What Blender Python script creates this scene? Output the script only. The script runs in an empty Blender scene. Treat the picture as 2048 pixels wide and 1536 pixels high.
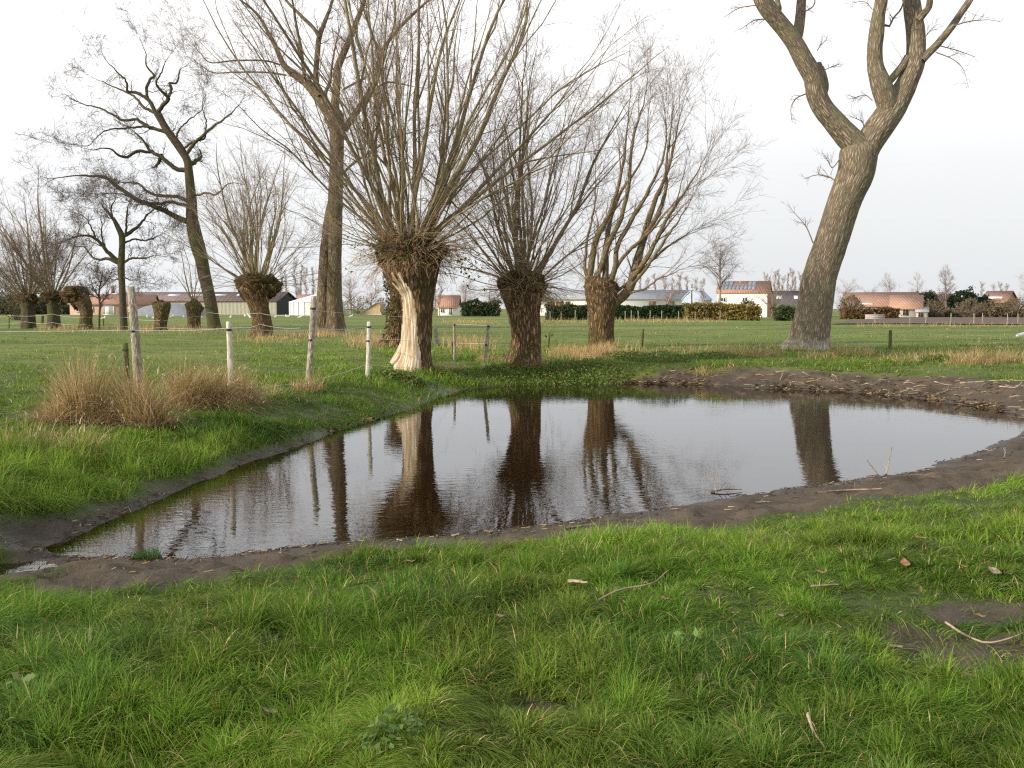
import bpy, math, random
import numpy as np
from mathutils import Vector

random.seed(5)
SC = bpy.context.scene
COL = SC.collection
R = np.random.default_rng(11)

# ------------------------------------------------------------------ camera
F = 2050.0
HOR = 617.0
CZ = 1.95
PITCH = math.atan((768 - HOR) / F)
cp, sp = math.cos(PITCH), math.sin(PITCH)


def ray(px, py):
    u = (px - 1024) / F
    v = (768 - py) / F
    return np.array([u, cp + v * sp, -sp + v * cp])


def at(px, py, d):
    """world point seen at pixel (px, py) of the 2048 px frame, d metres ahead"""
    r = ray(px, py)
    r = r * (d / r[1])
    return np.array([r[0], r[1], CZ + r[2]])


def on_plane(px, py, z):
    r = ray(px, py)
    t = (z - CZ) / r[2]
    return np.array([r[0] * t, r[1] * t, z])


cam = bpy.data.cameras.new('camera')
cam.sensor_width = 36
cam.lens = 36 * F / 2048
cam.clip_start = 0.05
cam.clip_end = 9000
camo = bpy.data.objects.new('camera', cam)
camo.location = (0, 0, CZ)
camo.rotation_euler = (math.pi / 2 - PITCH, 0, 0)
COL.objects.link(camo)
SC.camera = camo

# ------------------------------------------------------------------ noise


def _h(ix, iy, iz):
    n = (ix * 374761393 + iy * 668265263 + iz * 1274126177) & 0xffffffff
    n = ((n ^ (n >> 13)) * 1274126177) & 0xffffffff
    n = ((n ^ (n >> 16)) * 2246822519) & 0xffffffff
    return ((n ^ (n >> 15)) & 0xffff) / 65535.0


def vnoise(x, y, z=0.0):
    x, y, z = np.broadcast_arrays(np.asarray(x, float), np.asarray(y, float), np.asarray(z, float))
    ix, iy, iz = np.floor(x).astype(np.int64), np.floor(y).astype(np.int64), np.floor(z).astype(np.int64)
    fx, fy, fz = x - ix, y - iy, z - iz
    fx = fx * fx * (3 - 2 * fx)
    fy = fy * fy * (3 - 2 * fy)
    fz = fz * fz * (3 - 2 * fz)
    out = 0
    for a in (0, 1):
        for b in (0, 1):
            for c in (0, 1):
                w = (fx if a else 1 - fx) * (fy if b else 1 - fy) * (fz if c else 1 - fz)
                out = out + w * _h(ix + a, iy + b, iz + c)
    return out


def fbm(x, y, z=0.0, o=3):
    s, a, t = 0, 1.0, 0
    for i in range(o):
        s = s + a * vnoise(np.asarray(x) * 2 ** i + 17.3 * i, np.asarray(y) * 2 ** i - 9.1 * i, np.asarray(z) * 2 ** i)
        t += a
        a *= 0.5
    return s / t


def smooth(a, b, x):
    t = np.clip((x - a) / (b - a), 0, 1)
    return t * t * (3 - 2 * t)


# ------------------------------------------------------------------ pond outline and terrain
# pixel x, y of the waterline; bank width, mud width (metres)
SH = [(90, 1096, 2.1, 0.35), (180, 1057, 2.1, 0.24), (260, 1022, 2.2, 0.2), (350, 985, 2.2, 0.16), (430, 950, 2.2, 0.12),
      (520, 916, 2.2, .14), (600, 890, 2.1, .08), (680, 862, 2.0, 0.03), (760, 838, 2.0, .02), (830, 815, 1.9, .0), (880, 795, 1.8, 0),
      (915, 783, 1.8, 0), (960, 776, 1.7, 0), (1040, 770, 1.6, 0), (1120, 768, 1.5, 0), (1200, 767, 1.5, 0),
      (1270, 767, 1.4, .15), (1330, 768, 1.3, .6), (1400, 770, 1.4, 0.7), (1480, 773, 1.5, 0.95), (1560, 778, 1.6, 1.05),
      (1650, 783, 1.6, 1.05), (1750, 788, 1.6, 1.1), (1850, 798, 1.7, 1.25), (1930, 810, 1.8, 1.5), (2010, 823, 2.0, 2.0),
      (2075, 838, 2.4, 2.2), (2085, 848, 2.6, 2.2), (2050, 862, 3.0, 2.0), (1990, 888, 3.2, 1.7), (1930, 914, 3.2, 1.6), (1850, 934, 3.2, 1.6),
      (1780, 948, 3.2, 1.55), (1690, 962, 3.2, 1.45), (1590, 977, 3.2, 1.35), (1480, 989, 3.2, 1.3), (1360, 1007, 3.2, 1.15),
      (1230, 1028, 3.2, 1.0), (1100, 1047, 3.1, 0.9), (960, 1063, 3.1, 0.85), (820, 1076, 3.2, 0.85), (680, 1086, 3.2, 0.8),
      (560, 1098, 3.3, 0.8), (440, 1112, 3.3, 1.0), (330, 1114, 3.4, 1.4), (230, 1118, 3.4, 1.1), (150, 1114, 3.2, 0.45)]
SHW = np.array([on_plane(a, b, 0)[:2] for a, b, _, _ in SH])
SHA = np.array([(c, d) for _, _, c, d in SH])


def densify(p, a, n=4):
    P, A = [], []
    N = len(p)
    for i in range(N):
        p0, p1, p2, p3 = p[i - 1], p[i], p[(i + 1) % N], p[(i + 2) % N]
        for k in range(n):
            t = k / n
            P.append(0.5 * (2 * p1 + (p2 - p0) * t + (2 * p0 - 5 * p1 + 4 * p2 - p3) * t * t + (3 * p1 - p0 - 3 * p2 + p3) * t ** 3))
            A.append(a[i] * (1 - t) + a[(i + 1) % N] * t)
    P, A = np.array(P), np.array(A)
    # small irregularities of the shoreline
    c = P.mean(0)
    d = (P - c) / np.linalg.norm(P - c, axis=1)[:, None]
    P += d * ((fbm(P[:, 0] * 1.6, P[:, 1] * 1.6) - .5) * .35)[:, None]
    return P, A


POND, PATT = densify(SHW, SHA)


def pond_info(x, y):
    """signed distance to the waterline (+ on land), bank width, mud width"""
    x = np.asarray(x, float).ravel()
    y = np.asarray(y, float).ravel()
    best = np.full(x.shape, 1e9)
    ba = np.zeros((x.size, 2))
    inside = np.zeros(x.shape, bool)
    N = len(POND)
    for i in range(N):
        a, b = POND[i], POND[(i + 1) % N]
        ab = b - a
        t = np.clip(((x - a[0]) * ab[0] + (y - a[1]) * ab[1]) / (ab @ ab), 0, 1)
        d = np.hypot(x - a[0] - t * ab[0], y - a[1] - t * ab[1])
        m = d < best
        best[m] = d[m]
        ba[m] = PATT[i] * (1 - t[m])[:, None] + PATT[(i + 1) % N] * t[m][:, None]
        cr = (a[1] > y) != (b[1] > y)
        with np.errstate(divide='ignore', invalid='ignore'):
            xi = a[0] + (y - a[1]) / (b[1] - a[1]) * ab[0]
        inside ^= cr & (x < xi)
    best[inside] *= -1
    return best, ba[:, 0], ba[:, 1]


POPLAR = (9.1, 32.0)
# hollows that hold a puddle: pixel, radii, floor height under the water level
DITCH = [(-10, 1140, .5, .26, .02), (955, 722, 1.9, 1.3, .40)]
DITCHW = [(on_plane(a, b_, e), c, d, e) for a, b_, c, d, e in DITCH]


def terrain(x, y):
    shp = np.shape(x)
    x = np.asarray(x, float).ravel()
    y = np.asarray(y, float).ravel()
    sd, w, mud = pond_info(x, y)
    lvl = .44 + .16 * smooth(24, 40, y) + .10 * np.exp(-((x - POPLAR[0]) ** 2 + (y - POPLAR[1]) ** 2) / 14.0)
    lvl = lvl - .05 * smooth(4, 0, y)
    near = smooth(2.6, 3.0, w)
    r = np.clip(sd / w, 0, 1)
    prof = (1 - near) * (1 - (1 - r) ** 1.8) + near * (.45 * r + .55 * r * r)
    z = np.where(sd > 0, lvl * prof, 0)
    z = np.where(sd <= 0, -.55 * (1 - np.exp(sd / 1.6)) - .0, z)
    land = smooth(0, .6, sd)
    fade = smooth(90, 45, y)
    z = z + land * fade * ((fbm(x * .9, y * .9, 3.3, 2) - .5) * .13 + (fbm(x * 2.3, y * 2.3, 8., 2) - .5) * .13 * smooth(30, 12, y))
    z = z + smooth(-.3, .15, sd) * smooth(25, 16, y) * (vnoise(x * 7.1, y * 7.1, 1.) - .5) * .025 + smooth(.05, .4, sd) * smooth(1.9, .6, sd) * smooth(.2, .8, mud) * (fbm(x * 3.7, y * 3.7, 4., 3) - .5) * np.where(y > 17, .12, .09)
    z = z + (fbm(x * .06, y * .06, 5., 2) - .5) * .25 * smooth(50, 110, y) * smooth(260, 160, y)
    for p_, a_, b_, e_ in DITCHW:
        k_ = smooth(1.25, .6, np.sqrt(((x - p_[0]) / a_) ** 2 + ((y - p_[1]) / b_) ** 2))
        z = z * (1 - k_) + (e_ - .035 + .5 * (z - e_) * .12 + .05 * (vnoise(x * 5, y * 5, 3.) - .5)) * k_
    return z.reshape(shp)


def hz(x, y):
    return float(terrain(np.array([x]), np.array([y]))[0])


def ground(px, py):
    """where the sight line through a pixel meets the ground"""
    z = .5
    r = ray(px, py)
    p = None
    for _ in range(60):
        t = (z - CZ) / r[2]
        p = (r[0] * t, r[1] * t)
        z = .85 * z + .15 * hz(*p)
    return np.array([p[0], p[1], hz(*p)])


# ------------------------------------------------------------------ mesh helpers


def link(o, parent=None):
    COL.objects.link(o)
    if parent is not None:
        o.parent = parent
    return o


def tag(o, label=None, cat=None, group=None, kind=None):
    if label:
        o['label'] = label
    if cat:
        o['category'] = cat
    if group:
        o['group'] = group
    if kind:
        o['kind'] = kind
    return o


def thing(name, loc, label, cat, group=None):
    o = bpy.data.objects.new(name, None)
    o.empty_display_size = .2
    o.location = [float(c) for c in loc]
    link(o)
    return tag(o, label, cat, group)


def raw_mesh(name, v, faces, mat, smoothf=False, attrs=None):
    """faces: list of int arrays (M,3) or (M,4)"""
    v = np.asarray(v, np.float32).reshape(-1, 3)
    me = bpy.data.meshes.new(name)
    me.vertices.add(len(v))
    me.vertices.foreach_set('co', v.ravel())
    faces = [np.asarray(f, np.int32) for f in faces if len(f)]
    nl = sum(f.size for f in faces)
    me.loops.add(nl)
    me.loops.foreach_set('vertex_index', np.concatenate([f.ravel() for f in faces]))
    npoly = sum(len(f) for f in faces)
    me.polygons.add(npoly)
    tot = np.concatenate([np.full(len(f), f.shape[1], np.int32) for f in faces])
    st = np.concatenate([[0], np.cumsum(tot)[:-1]]).astype(np.int32)
    me.polygons.foreach_set('loop_start', st)
    me.polygons.foreach_set('loop_total', tot)
    if smoothf:
        me.polygons.foreach_set('use_smooth', np.ones(npoly, bool))
    for k, (typ, data) in (attrs or {}).items():
        a = me.attributes.new(k, typ, 'POINT')
        if typ == 'FLOAT_VECTOR':
            a.data.foreach_set('vector', np.asarray(data, np.float32).ravel())
        elif typ == 'FLOAT_COLOR':
            a.data.foreach_set('color', np.asarray(data, np.float32).ravel())
        else:
            a.data.foreach_set('value', np.asarray(data, np.float32).ravel())
    if isinstance(mat, (list, tuple)):
        for m in mat:
            me.materials.append(m)
    else:
        me.materials.append(mat)
    me.update(calc_edges=True)
    return me


def wloc(p):
    l = np.zeros(3)
    while p is not None:
        l += np.array(p.location)
        p = p.parent
    return l


def obj(name, v, faces, mat, parent=None, smoothf=False, attrs=None, loc=None):
    v = np.asarray(v, float).reshape(-1, 3)
    off = wloc(parent) if parent is not None else (np.zeros(3) if loc is None else np.asarray(loc, float))
    o = bpy.data.objects.new(name, raw_mesh(name, v - off, faces, mat, smoothf, attrs))
    if parent is None and loc is not None:
        o.location = [float(c) for c in loc]
    return link(o, parent)


class MB:
    """collects geometry for ONE mesh"""

    def __init__(s):
        s.v, s.q, s.t, s.a, s.n = [], [], [], [], 0

    def add(s, v, q=(), t=(), bark=None):
        v = np.asarray(v, float).reshape(-1, 3)
        s.v.append(v)
        if len(q):
            s.q.append(np.asarray(q, int) + s.n)
        if len(t):
            s.t.append(np.asarray(t, int) + s.n)
        s.a.append(np.asarray(bark, float).reshape(-1, 3) if bark is not None else v)
        s.n += len(v)

    def box(s, x0, y0, z0, x1, y1, z1, fr=None):
        v = np.array([(x, y, z) for z in (z0, z1) for y in (y0, y1) for x in (x0, x1)], float)
        if fr is not None:
            v = fr(v)
        s.add(v, [(0, 2, 3, 1), (4, 5, 7, 6), (0, 1, 5, 4), (2, 6, 7, 3), (0, 4, 6, 2), (1, 3, 7, 5)])

    def build(s, name, mat, parent=None, smoothf=False, loc=None):
        f = []
        if s.q:
            f.append(np.concatenate(s.q))
        if s.t:
            f.append(np.concatenate(s.t))
        return obj(name, np.concatenate(s.v), f, mat, parent, smoothf, {'bark': ('FLOAT_VECTOR', np.concatenate(s.a))}, loc)


def nrm(a):
    return a / np.maximum(np.linalg.norm(a, axis=-1, keepdims=True), 1e-9)


def tubes(mb, pts, rad, k=3, cap=False, rmod=None):
    """pts (N,S,3), rad (N,S)"""
    pts = np.asarray(pts, float)
    rad = np.asarray(rad, float)
    if pts.ndim == 2:
        pts, rad = pts[None], rad[None]
    N, S, _ = pts.shape
    if N == 0:
        return
    tan = nrm(np.gradient(pts, axis=1))
    m = nrm(pts[:, -1] - pts[:, 0])
    ax = np.where(np.abs(m[:, 1:2]) < .8, np.array([[0, 1., 0]]), np.array([[1., 0, 0]]))
    ref = nrm(ax - (ax * m).sum(-1, keepdims=True) * m)[:, None, :]
    n1 = nrm(ref - (ref * tan).sum(-1, keepdims=True) * tan)
    n2 = np.cross(tan, n1)
    th = np.arange(k) / k * 2 * np.pi
    rr = rad[:, :, None] * np.ones(k)
    seg = np.concatenate([np.zeros((N, 1)), np.cumsum(np.linalg.norm(np.diff(pts, axis=1), axis=-1), 1)], 1)
    if rmod is not None:
        rr = rr * rmod(th[None, None, :] + 0 * rr, seg[:, :, None] + 0 * rr, rad[:, :, None] + 0 * rr)
    c, s_ = np.cos(th), np.sin(th)
    v = pts[:, :, None, :] + rr[..., None] * (n1[:, :, None, :] * c[:, None] + n2[:, :, None, :] * s_[:, None])
    off = R.random((N, 1, 1)) * 50
    rm = np.maximum(rad.mean(1), .001)[:, None, None]
    bark = np.stack([c * rm + 0 * rr, s_ * rm + 0 * rr, seg[:, :, None] + off + 0 * rr], -1)
    i = np.arange(N)[:, None, None] * S * k
    j = np.arange(S - 1)[None, :, None] * k
    a = np.arange(k)[None, None, :]
    b = (a + 1) % k
    q = np.stack([i + j + a, i + j + b, i + j + k + b, i + j + k + a], -1).reshape(-1, 4)
    t = []
    if cap:
        base = (np.arange(N) * S * k + (S - 1) * k)
        for kk in range(1, k - 1):
            t.append(np.stack([base, base + kk, base + kk + 1], -1))
        t = np.concatenate(t)
    mb.add(v, q, t, bark)
    return v


def grow(pts, rad, n, t0, t1, length, ang, segs, rr=.5, rmin=.003, rtip=.0015, up=.05, wig=.12, tl=.5):
    N, S, _ = pts.shape
    if np.isscalar(n):
        idx = np.repeat(np.arange(N), n)
    else:
        idx = np.repeat(np.arange(N), n)
    M = len(idx)
    t = t0 + (t1 - t0) * R.random(M) ** .9
    f = t * (S - 1)
    i0 = np.minimum(f.astype(int), S - 2)
    fr = (f - i0)[:, None]
    p0 = pts[idx, i0] * (1 - fr) + pts[idx, i0 + 1] * fr
    tan = nrm(pts[idx, i0 + 1] - pts[idx, i0])
    pr = rad[idx, i0] * (1 - fr[:, 0]) + rad[idx, i0 + 1] * fr[:, 0]
    perp = nrm(np.cross(tan, R.normal(size=(M, 3))))
    a = (ang[0] + ang[1] * R.normal(size=M))[:, None]
    d = nrm(np.cos(a) * tan + np.sin(a) * perp)
    L = np.asarray(length)
    L = (L[idx] if L.ndim else L) * (1 - tl * t) * (.55 + .75 * R.random(M))
    out = np.zeros((M, segs + 1, 3))
    out[:, 0] = p0
    for s in range(segs):
        d = nrm(d + wig * R.normal(size=(M, 3)) + np.array([0, 0, up]))
        out[:, s + 1] = out[:, s] + d * (L / segs)[:, None]
    r0 = np.maximum(pr * rr, rmin)
    k = np.linspace(0, 1, segs + 1)
    r = r0[:, None] * (1 - k) + np.minimum(rtip, r0)[:, None] * k
    return out, r


def catmull(p, n):
    p = np.asarray(p, float)
    P = np.vstack([2 * p[0] - p[1], p, 2 * p[-1] - p[-2]])
    ch = np.concatenate([[0], np.cumsum(np.linalg.norm(np.diff(p[:, :2], axis=0), axis=1))])
    u = np.linspace(0, ch[-1], n)
    i = np.clip(np.searchsorted(ch, u, side='right') - 1, 0, len(p) - 2)
    t = ((u - ch[i]) / (ch[i + 1] - ch[i]))[:, None]
    p0, p1, p2, p3 = P[i], P[i + 1], P[i + 2], P[i + 3]
    return .5 * (2 * p1 + (p2 - p0) * t + (2 * p0 - 5 * p1 + 4 * p2 - p3) * t * t + (3 * p1 - p0 - 3 * p2 + p3) * t ** 3)


def limb(px, d, n, dd=0.0, d0=0.0):
    """px: list of (x, y, width) pixels; depth goes d+d0 .. d+d0+dd along it"""
    c = catmull([(a, b, w) for a, b, w in px], n)
    pts = np.zeros((n, 3))
    rad = np.zeros(n)
    for i in range(n):
        D = d + d0 + dd * (i / (n - 1)) ** 1.2
        pts[i] = at(c[i, 0], c[i, 1], D)
        rad[i] = max(c[i, 2], .6) * .5 * D / F
    return pts, rad


def tip(r, k=.86):
    return r * (1 - k * np.linspace(0, 1, len(r)) ** 3)


def cropto(s, x0, y0, pts):
    return [(x0 + a * s, y0 + b * s, w * s) for a, b, w in pts]


# ------------------------------------------------------------------ materials


def mat(name):
    m = bpy.data.materials.new(name)
    m.use_nodes = True
    nt = m.node_tree
    bs = nt.nodes['Principled BSDF']
    return m, nt, bs


def nd(nt, typ, **kw):
    n = nt.nodes.new(typ)
    for k, v in kw.items():
        if k in n.inputs:
            n.inputs[k].default_value = v
        else:
            setattr(n, k, v)
    return n


def ramp(nt, fac, stops):
    r = nt.nodes.new('ShaderNodeValToRGB')
    e = r.color_ramp.elements
    while len(e) < len(stops):
        e.new(.5)
    for el, (p, c) in zip(e, stops):
        el.position = p
        el.color = (*c, 1) if len(c) == 3 else c
    nt.links.new(fac, r.inputs['Fac'])
    return r


def mixc(nt, fac, a, b, blend='MIX'):
    n = nt.nodes.new('ShaderNodeMix')
    n.data_type = 'RGBA'
    n.blend_type = blend
    for sock, val in ((n.inputs[0], fac), (n.inputs[6], a), (n.inputs[7], b)):
        if hasattr(val, 'is_output'):
            nt.links.new(val, sock)
        else:
            sock.default_value = val if not isinstance(val, tuple) else (*val[:3], 1)
    return n.outputs[2]


def bark_mat(name, dark, mid, light, scale=1.0, stretch=.22, bump=.6, moss=None, lichen=None, dist=.03):
    m, nt, bs = mat(name)
    L = nt.links
    at_ = nd(nt, 'ShaderNodeAttribute', attribute_name='bark')
    mp = nd(nt, 'ShaderNodeMapping')
    mp.inputs['Scale'].default_value = (14 * scale, 14 * scale, 14 * stretch * scale)
    L.new(at_.outputs['Vector'], mp.inputs['Vector'])
    n1 = nd(nt, 'ShaderNodeTexNoise', Scale=1.0, Detail=5.0, Roughness=.65, Distortion=.6)
    L.new(mp.outputs[0], n1.inputs['Vector'])
    v = nd(nt, 'ShaderNodeTexVoronoi', Scale=.9)
    v.feature = 'DISTANCE_TO_EDGE'
    dm = nd(nt, 'ShaderNodeVectorMath', operation='MULTIPLY_ADD')
    L.new(n1.outputs['Color'], dm.inputs[0])
    dm.inputs[1].default_value = (1.1, 1.1, 1.1)
    L.new(mp.outputs[0], dm.inputs[2])
    L.new(dm.outputs[0], v.inputs['Vector'])
    vr = ramp(nt, v.outputs['Distance'], [(0, (0, 0, 0)), (.28, (1, 1, 1))])
    n2 = nd(nt, 'ShaderNodeTexNoise', Scale=9.0, Detail=4.0, Roughness=.7)
    L.new(at_.outputs['Vector'], n2.inputs['Vector'])
    c1 = ramp(nt, n1.outputs['Fac'], [(.3, dark), (.5, mid), (.72, light)])
    c2 = mixc(nt, vr.outputs['Color'], dark, c1.outputs['Color'])
    pat = nd(nt, 'ShaderNodeTexNoise', Scale=1.7, Detail=3.0)
    L.new(at_.outputs['Vector'], pat.inputs['Vector'])
    out = mixc(nt, .35, c2, n2.outputs['Color'], 'SOFT_LIGHT')
    if moss:
        mr = ramp(nt, pat.outputs['Fac'], [(.47, (0, 0, 0)), (.66, (.75, .75, .75))])
        out = mixc(nt, mr.outputs['Color'], out, moss)
    if lichen:
        geo = nd(nt, 'ShaderNodeTexCoord')
        sx = nd(nt, 'ShaderNodeSeparateXYZ')
        L.new(geo.outputs['Object'], sx.inputs[0])
        mm = nd(nt, 'ShaderNodeMapRange')
        mm.inputs[1].default_value = 1.5
        mm.inputs[2].default_value = .0
        L.new(sx.outputs['Z'], mm.inputs[0])
        n3 = nd(nt, 'ShaderNodeTexNoise', Scale=5.0, Detail=5.0, Roughness=.7)
        L.new(at_.outputs['Vector'], n3.inputs['Vector'])
        mu = nd(nt, 'ShaderNodeMath', operation='MULTIPLY')
        L.new(mm.outputs[0], mu.inputs[0])
        L.new(n3.outputs['Fac'], mu.inputs[1])
        lr = ramp(nt, mu.outputs[0], [(.36, (0, 0, 0)), (.60, (.62, .62, .62))])
        out = mixc(nt, lr.outputs['Color'], out, lichen)
    L.new(out, bs.inputs['Base Color'])
    bs.inputs['Roughness'].default_value = .9
    bs.inputs['Specular IOR Level'].default_value = .15
    ad = nd(nt, 'ShaderNodeMath', operation='MULTIPLY_ADD')
    L.new(n1.outputs['Fac'], ad.inputs[0])
    ad.inputs[1].default_value = .7
    L.new(vr.outputs['Color'], ad.inputs[2])
    b = nd(nt, 'ShaderNodeBump', Strength=bump, Distance=dist)
    L.new(ad.outputs[0], b.inputs['Height'])
    L.new(b.outputs[0], bs.inputs['Normal'])
    return m


def simple(name, c, c2=None, scale=8.0, rough=.8, spec=.2, bump=0, detail=4.0, lo=.35, hi=.65, coord='Object'):
    m, nt, bs = mat(name)
    L = nt.links
    tc = nd(nt, 'ShaderNodeTexCoord')
    n = nd(nt, 'ShaderNodeTexNoise', Scale=scale, Detail=detail, Roughness=.6)
    L.new(tc.outputs[coord], n.inputs['Vector'])
    if c2 is None:
        c2 = tuple(x * .7 for x in c)
    r = ramp(nt, n.outputs['Fac'], [(lo, c2), (hi, c)])
    L.new(r.outputs['Color'], bs.inputs['Base Color'])
    bs.inputs['Roughness'].default_value = rough
    bs.inputs['Specular IOR Level'].default_value = spec
    if bump:
        b = nd(nt, 'ShaderNodeBump', Strength=bump, Distance=.05)
        L.new(n.outputs['Fac'], b.inputs['Height'])
        L.new(b.outputs[0], bs.inputs['Normal'])
    return m


def leaf_mat(name, trans=.35, rough=.55, spec=.25):
    """colour per blade or leaf from the 'col' attribute"""
    m, nt, bs = mat(name)
    L = nt.links
    a = nd(nt, 'ShaderNodeAttribute', attribute_name='col')
    L.new(a.outputs['Color'], bs.inputs['Base Color'])
    bs.inputs['Roughness'].default_value = rough
    bs.inputs['Specular IOR Level'].default_value = spec
    tr = nd(nt, 'ShaderNodeBsdfTranslucent')
    L.new(a.outputs['Color'], tr.inputs['Color'])
    mx = nd(nt, 'ShaderNodeMixShader')
    mx.inputs[0].default_value = trans
    L.new(bs.outputs[0], mx.inputs[1])
    L.new(tr.outputs[0], mx.inputs[2])
    L.new(mx.outputs[0], nt.nodes['Material Output'].inputs['Surface'])
    return m


M = {}
M['poplar'] = bark_mat('poplar_bark', (.15, .115, .08), (.36, .295, .215), (.45, .38, .285), 1.7, .13, .9, moss=(.27, .245, .15), lichen=(.55, .56, .52), dist=.05)
M['poplar_left'] = bark_mat('old_poplar_bark', (.09, .066, .044), (.26, .195, .13), (.42, .33, .225), 1.4, .14, .9, moss=(.17, .145, .07), dist=.05)
M['willow'] = bark_mat('willow_bark', (.07, .04, .02), (.31, .195, .105), (.52, .37, .23), 1.5, .18, 1.0, moss=(.10, .085, .03), dist=.05)
M['moss_bark'] = bark_mat('mossy_bark', (.06, .042, .02), (.24, .17, .085), (.44, .33, .18), 1.4, .2, 1.0, moss=(.09, .11, .025), dist=.05)
M['dark_bark'] = bark_mat('dark_bark', (.05, .039, .026), (.145, .115, .074), (.25, .205, .135), 2.2, .35, .7, moss=(.075, .085, .025))
M['rod'] = bark_mat('rod_bark', (.18, .14, .085), (.34, .275, .17), (.48, .40, .27), 3.0, .12, .3, moss=(.14, .135, .05))
M['rod_dark'] = bark_mat('old_rod_bark', (.09, .066, .04), (.23, .175, .11), (.36, .285, .185), 3.0, .12, .4, moss=(.12, .115, .045))
M['twig'] = simple('twig_bark', (.24, .175, .13), (.13, .092, .07), 3.0)
M['far_twig'] = simple('far_twig_bark', (.34, .265, .23), (.22, .17, .145), 1.0)  # paler than the near twigs: distance haze put into the colour
M['dark_twig'] = simple('dark_twig_bark', (.12, .092, .076), (.06, .047, .039), 3.0)
M['head'] = bark_mat('pollard_head_bark', (.05, .03, .015), (.24, .148, .07), (.42, .28, .15), 2.0, .4, 1.0, moss=(.06, .065, .018), dist=.08)
M['sprout'] = simple('sprout_bark', (.40, .29, .165), (.20, .13, .065), 4.0)
M['bare_wood'] = bark_mat('bare_wood', (.30, .21, .12), (.66, .56, .42), (.82, .75, .63), 1.4, .05, .5, dist=.02)
M['post'] = bark_mat('weathered_post', (.16, .14, .10), (.45, .41, .33), (.66, .62, .53), 3.2, .15, .4, dist=.01)
M['post_pale'] = bark_mat('peeled_post', (.36, .33, .25), (.66, .62, .52), (.82, .79, .70), 3.2, .12, .3, dist=.01)
M['post_moss'] = bark_mat('mossy_post', (.05, .05, .02), (.12, .115, .05), (.22, .20, .10), 3.2, .2, .4, moss=(.10, .12, .03), dist=.01)
M['wire'] = simple('galvanised_wire', (.62, .64, .62), (.40, .42, .40), 6., rough=.45, spec=.5)
M['insul'] = simple('insulator_plastic', (.03, .03, .03), rough=.4)
M['blade'] = leaf_mat('grass_blade', .38, .6, .12)
M['leaf'] = leaf_mat('leaf_surface', .3, .6, .2)
M['dry'] = leaf_mat('dry_blade', .3, .75, .1)

# wet mud / turf of the ground
m, nt, bs = mat('ground_surface')
L = nt.links
tc = nd(nt, 'ShaderNodeTexCoord')
mu = nd(nt, 'ShaderNodeAttribute', attribute_name='mud')
wet = nd(nt, 'ShaderNodeAttribute', attribute_name='wet')  # wetness of the mud, plus shade painted on the left bank
nA = nd(nt, 'ShaderNodeTexNoise', Scale=2.2, Detail=8.0, Roughness=.62)
nB = nd(nt, 'ShaderNodeTexNoise', Scale=22.0, Detail=6.0, Roughness=.7)
nC = nd(nt, 'ShaderNodeTexNoise', Scale=.11, Detail=6.0, Roughness=.62)
mpf = nd(nt, 'ShaderNodeMapping')
mpf.inputs['Scale'].default_value = (.35, 1.0, 1.0)
L.new(tc.outputs['Object'], mpf.inputs[0])
for n in (nA, nB):
    L.new(tc.outputs['Object'], n.inputs['Vector'])
L.new(mpf.outputs[0], nC.inputs['Vector'])
nD = nd(nt, 'ShaderNodeTexNoise', Scale=1.3, Detail=7.0, Roughness=.7)
L.new(mpf.outputs[0], nD.inputs['Vector'])
mudc = ramp(nt, nA.outputs['Fac'], [(.28, (.046, .034, .023)), (.5, (.094, .071, .049)), (.72, (.155, .118, .08))])
mud2 = mixc(nt, .4, mudc.outputs['Color'], nB.outputs['Color'], 'SOFT_LIGHT')
gr1 = ramp(nt, nC.outputs['Fac'], [(.30, (.066, .092, .016)), (.48, (.104, .136, .024)), (.62, (.145, .162, .038)), (.8, (.20, .18, .065))])
gr2 = ramp(nt, nD.outputs['Fac'], [(.32, (.25, .25, .25)), (.62, (.75, .75, .75))])
gr3 = mixc(nt, .75, gr1.outputs['Color'], gr2.outputs['Color'], 'OVERLAY')
gr4 = mixc(nt, .35, gr3, nB.outputs['Color'], 'SOFT_LIGHT')
th_ = nd(nt, 'ShaderNodeAttribute', attribute_name='thatch')
thc = ramp(nt, nB.outputs['Fac'], [(.3, (.03, .038, .010)), (.55, (.06, .085, .016)), (.75, (.12, .125, .04))])
gr5 = mixc(nt, th_.outputs['Fac'], gr4, thc.outputs['Color'])
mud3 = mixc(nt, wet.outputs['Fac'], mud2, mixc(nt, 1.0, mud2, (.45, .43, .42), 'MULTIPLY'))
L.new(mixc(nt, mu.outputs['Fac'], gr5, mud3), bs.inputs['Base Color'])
rg = nd(nt, 'ShaderNodeMapRange')
rg.inputs[3].default_value = .9
rg.inputs[4].default_value = .32
L.new(wet.outputs['Fac'], rg.inputs[0])
L.new(rg.outputs[0], bs.inputs['Roughness'])
bs.inputs['Specular IOR Level'].default_value = .3
hB = nd(nt, 'ShaderNodeMath', operation='MULTIPLY_ADD')
L.new(nA.outputs['Fac'], hB.inputs[0])
hB.inputs[1].default_value = 1.5
L.new(nB.outputs['Fac'], hB.inputs[2])
b = nd(nt, 'ShaderNodeBump', Strength=.9, Distance=.06)
L.new(hB.outputs[0], b.inputs['Height'])
L.new(b.outputs[0], bs.inputs['Normal'])
M['ground'] = m

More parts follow.
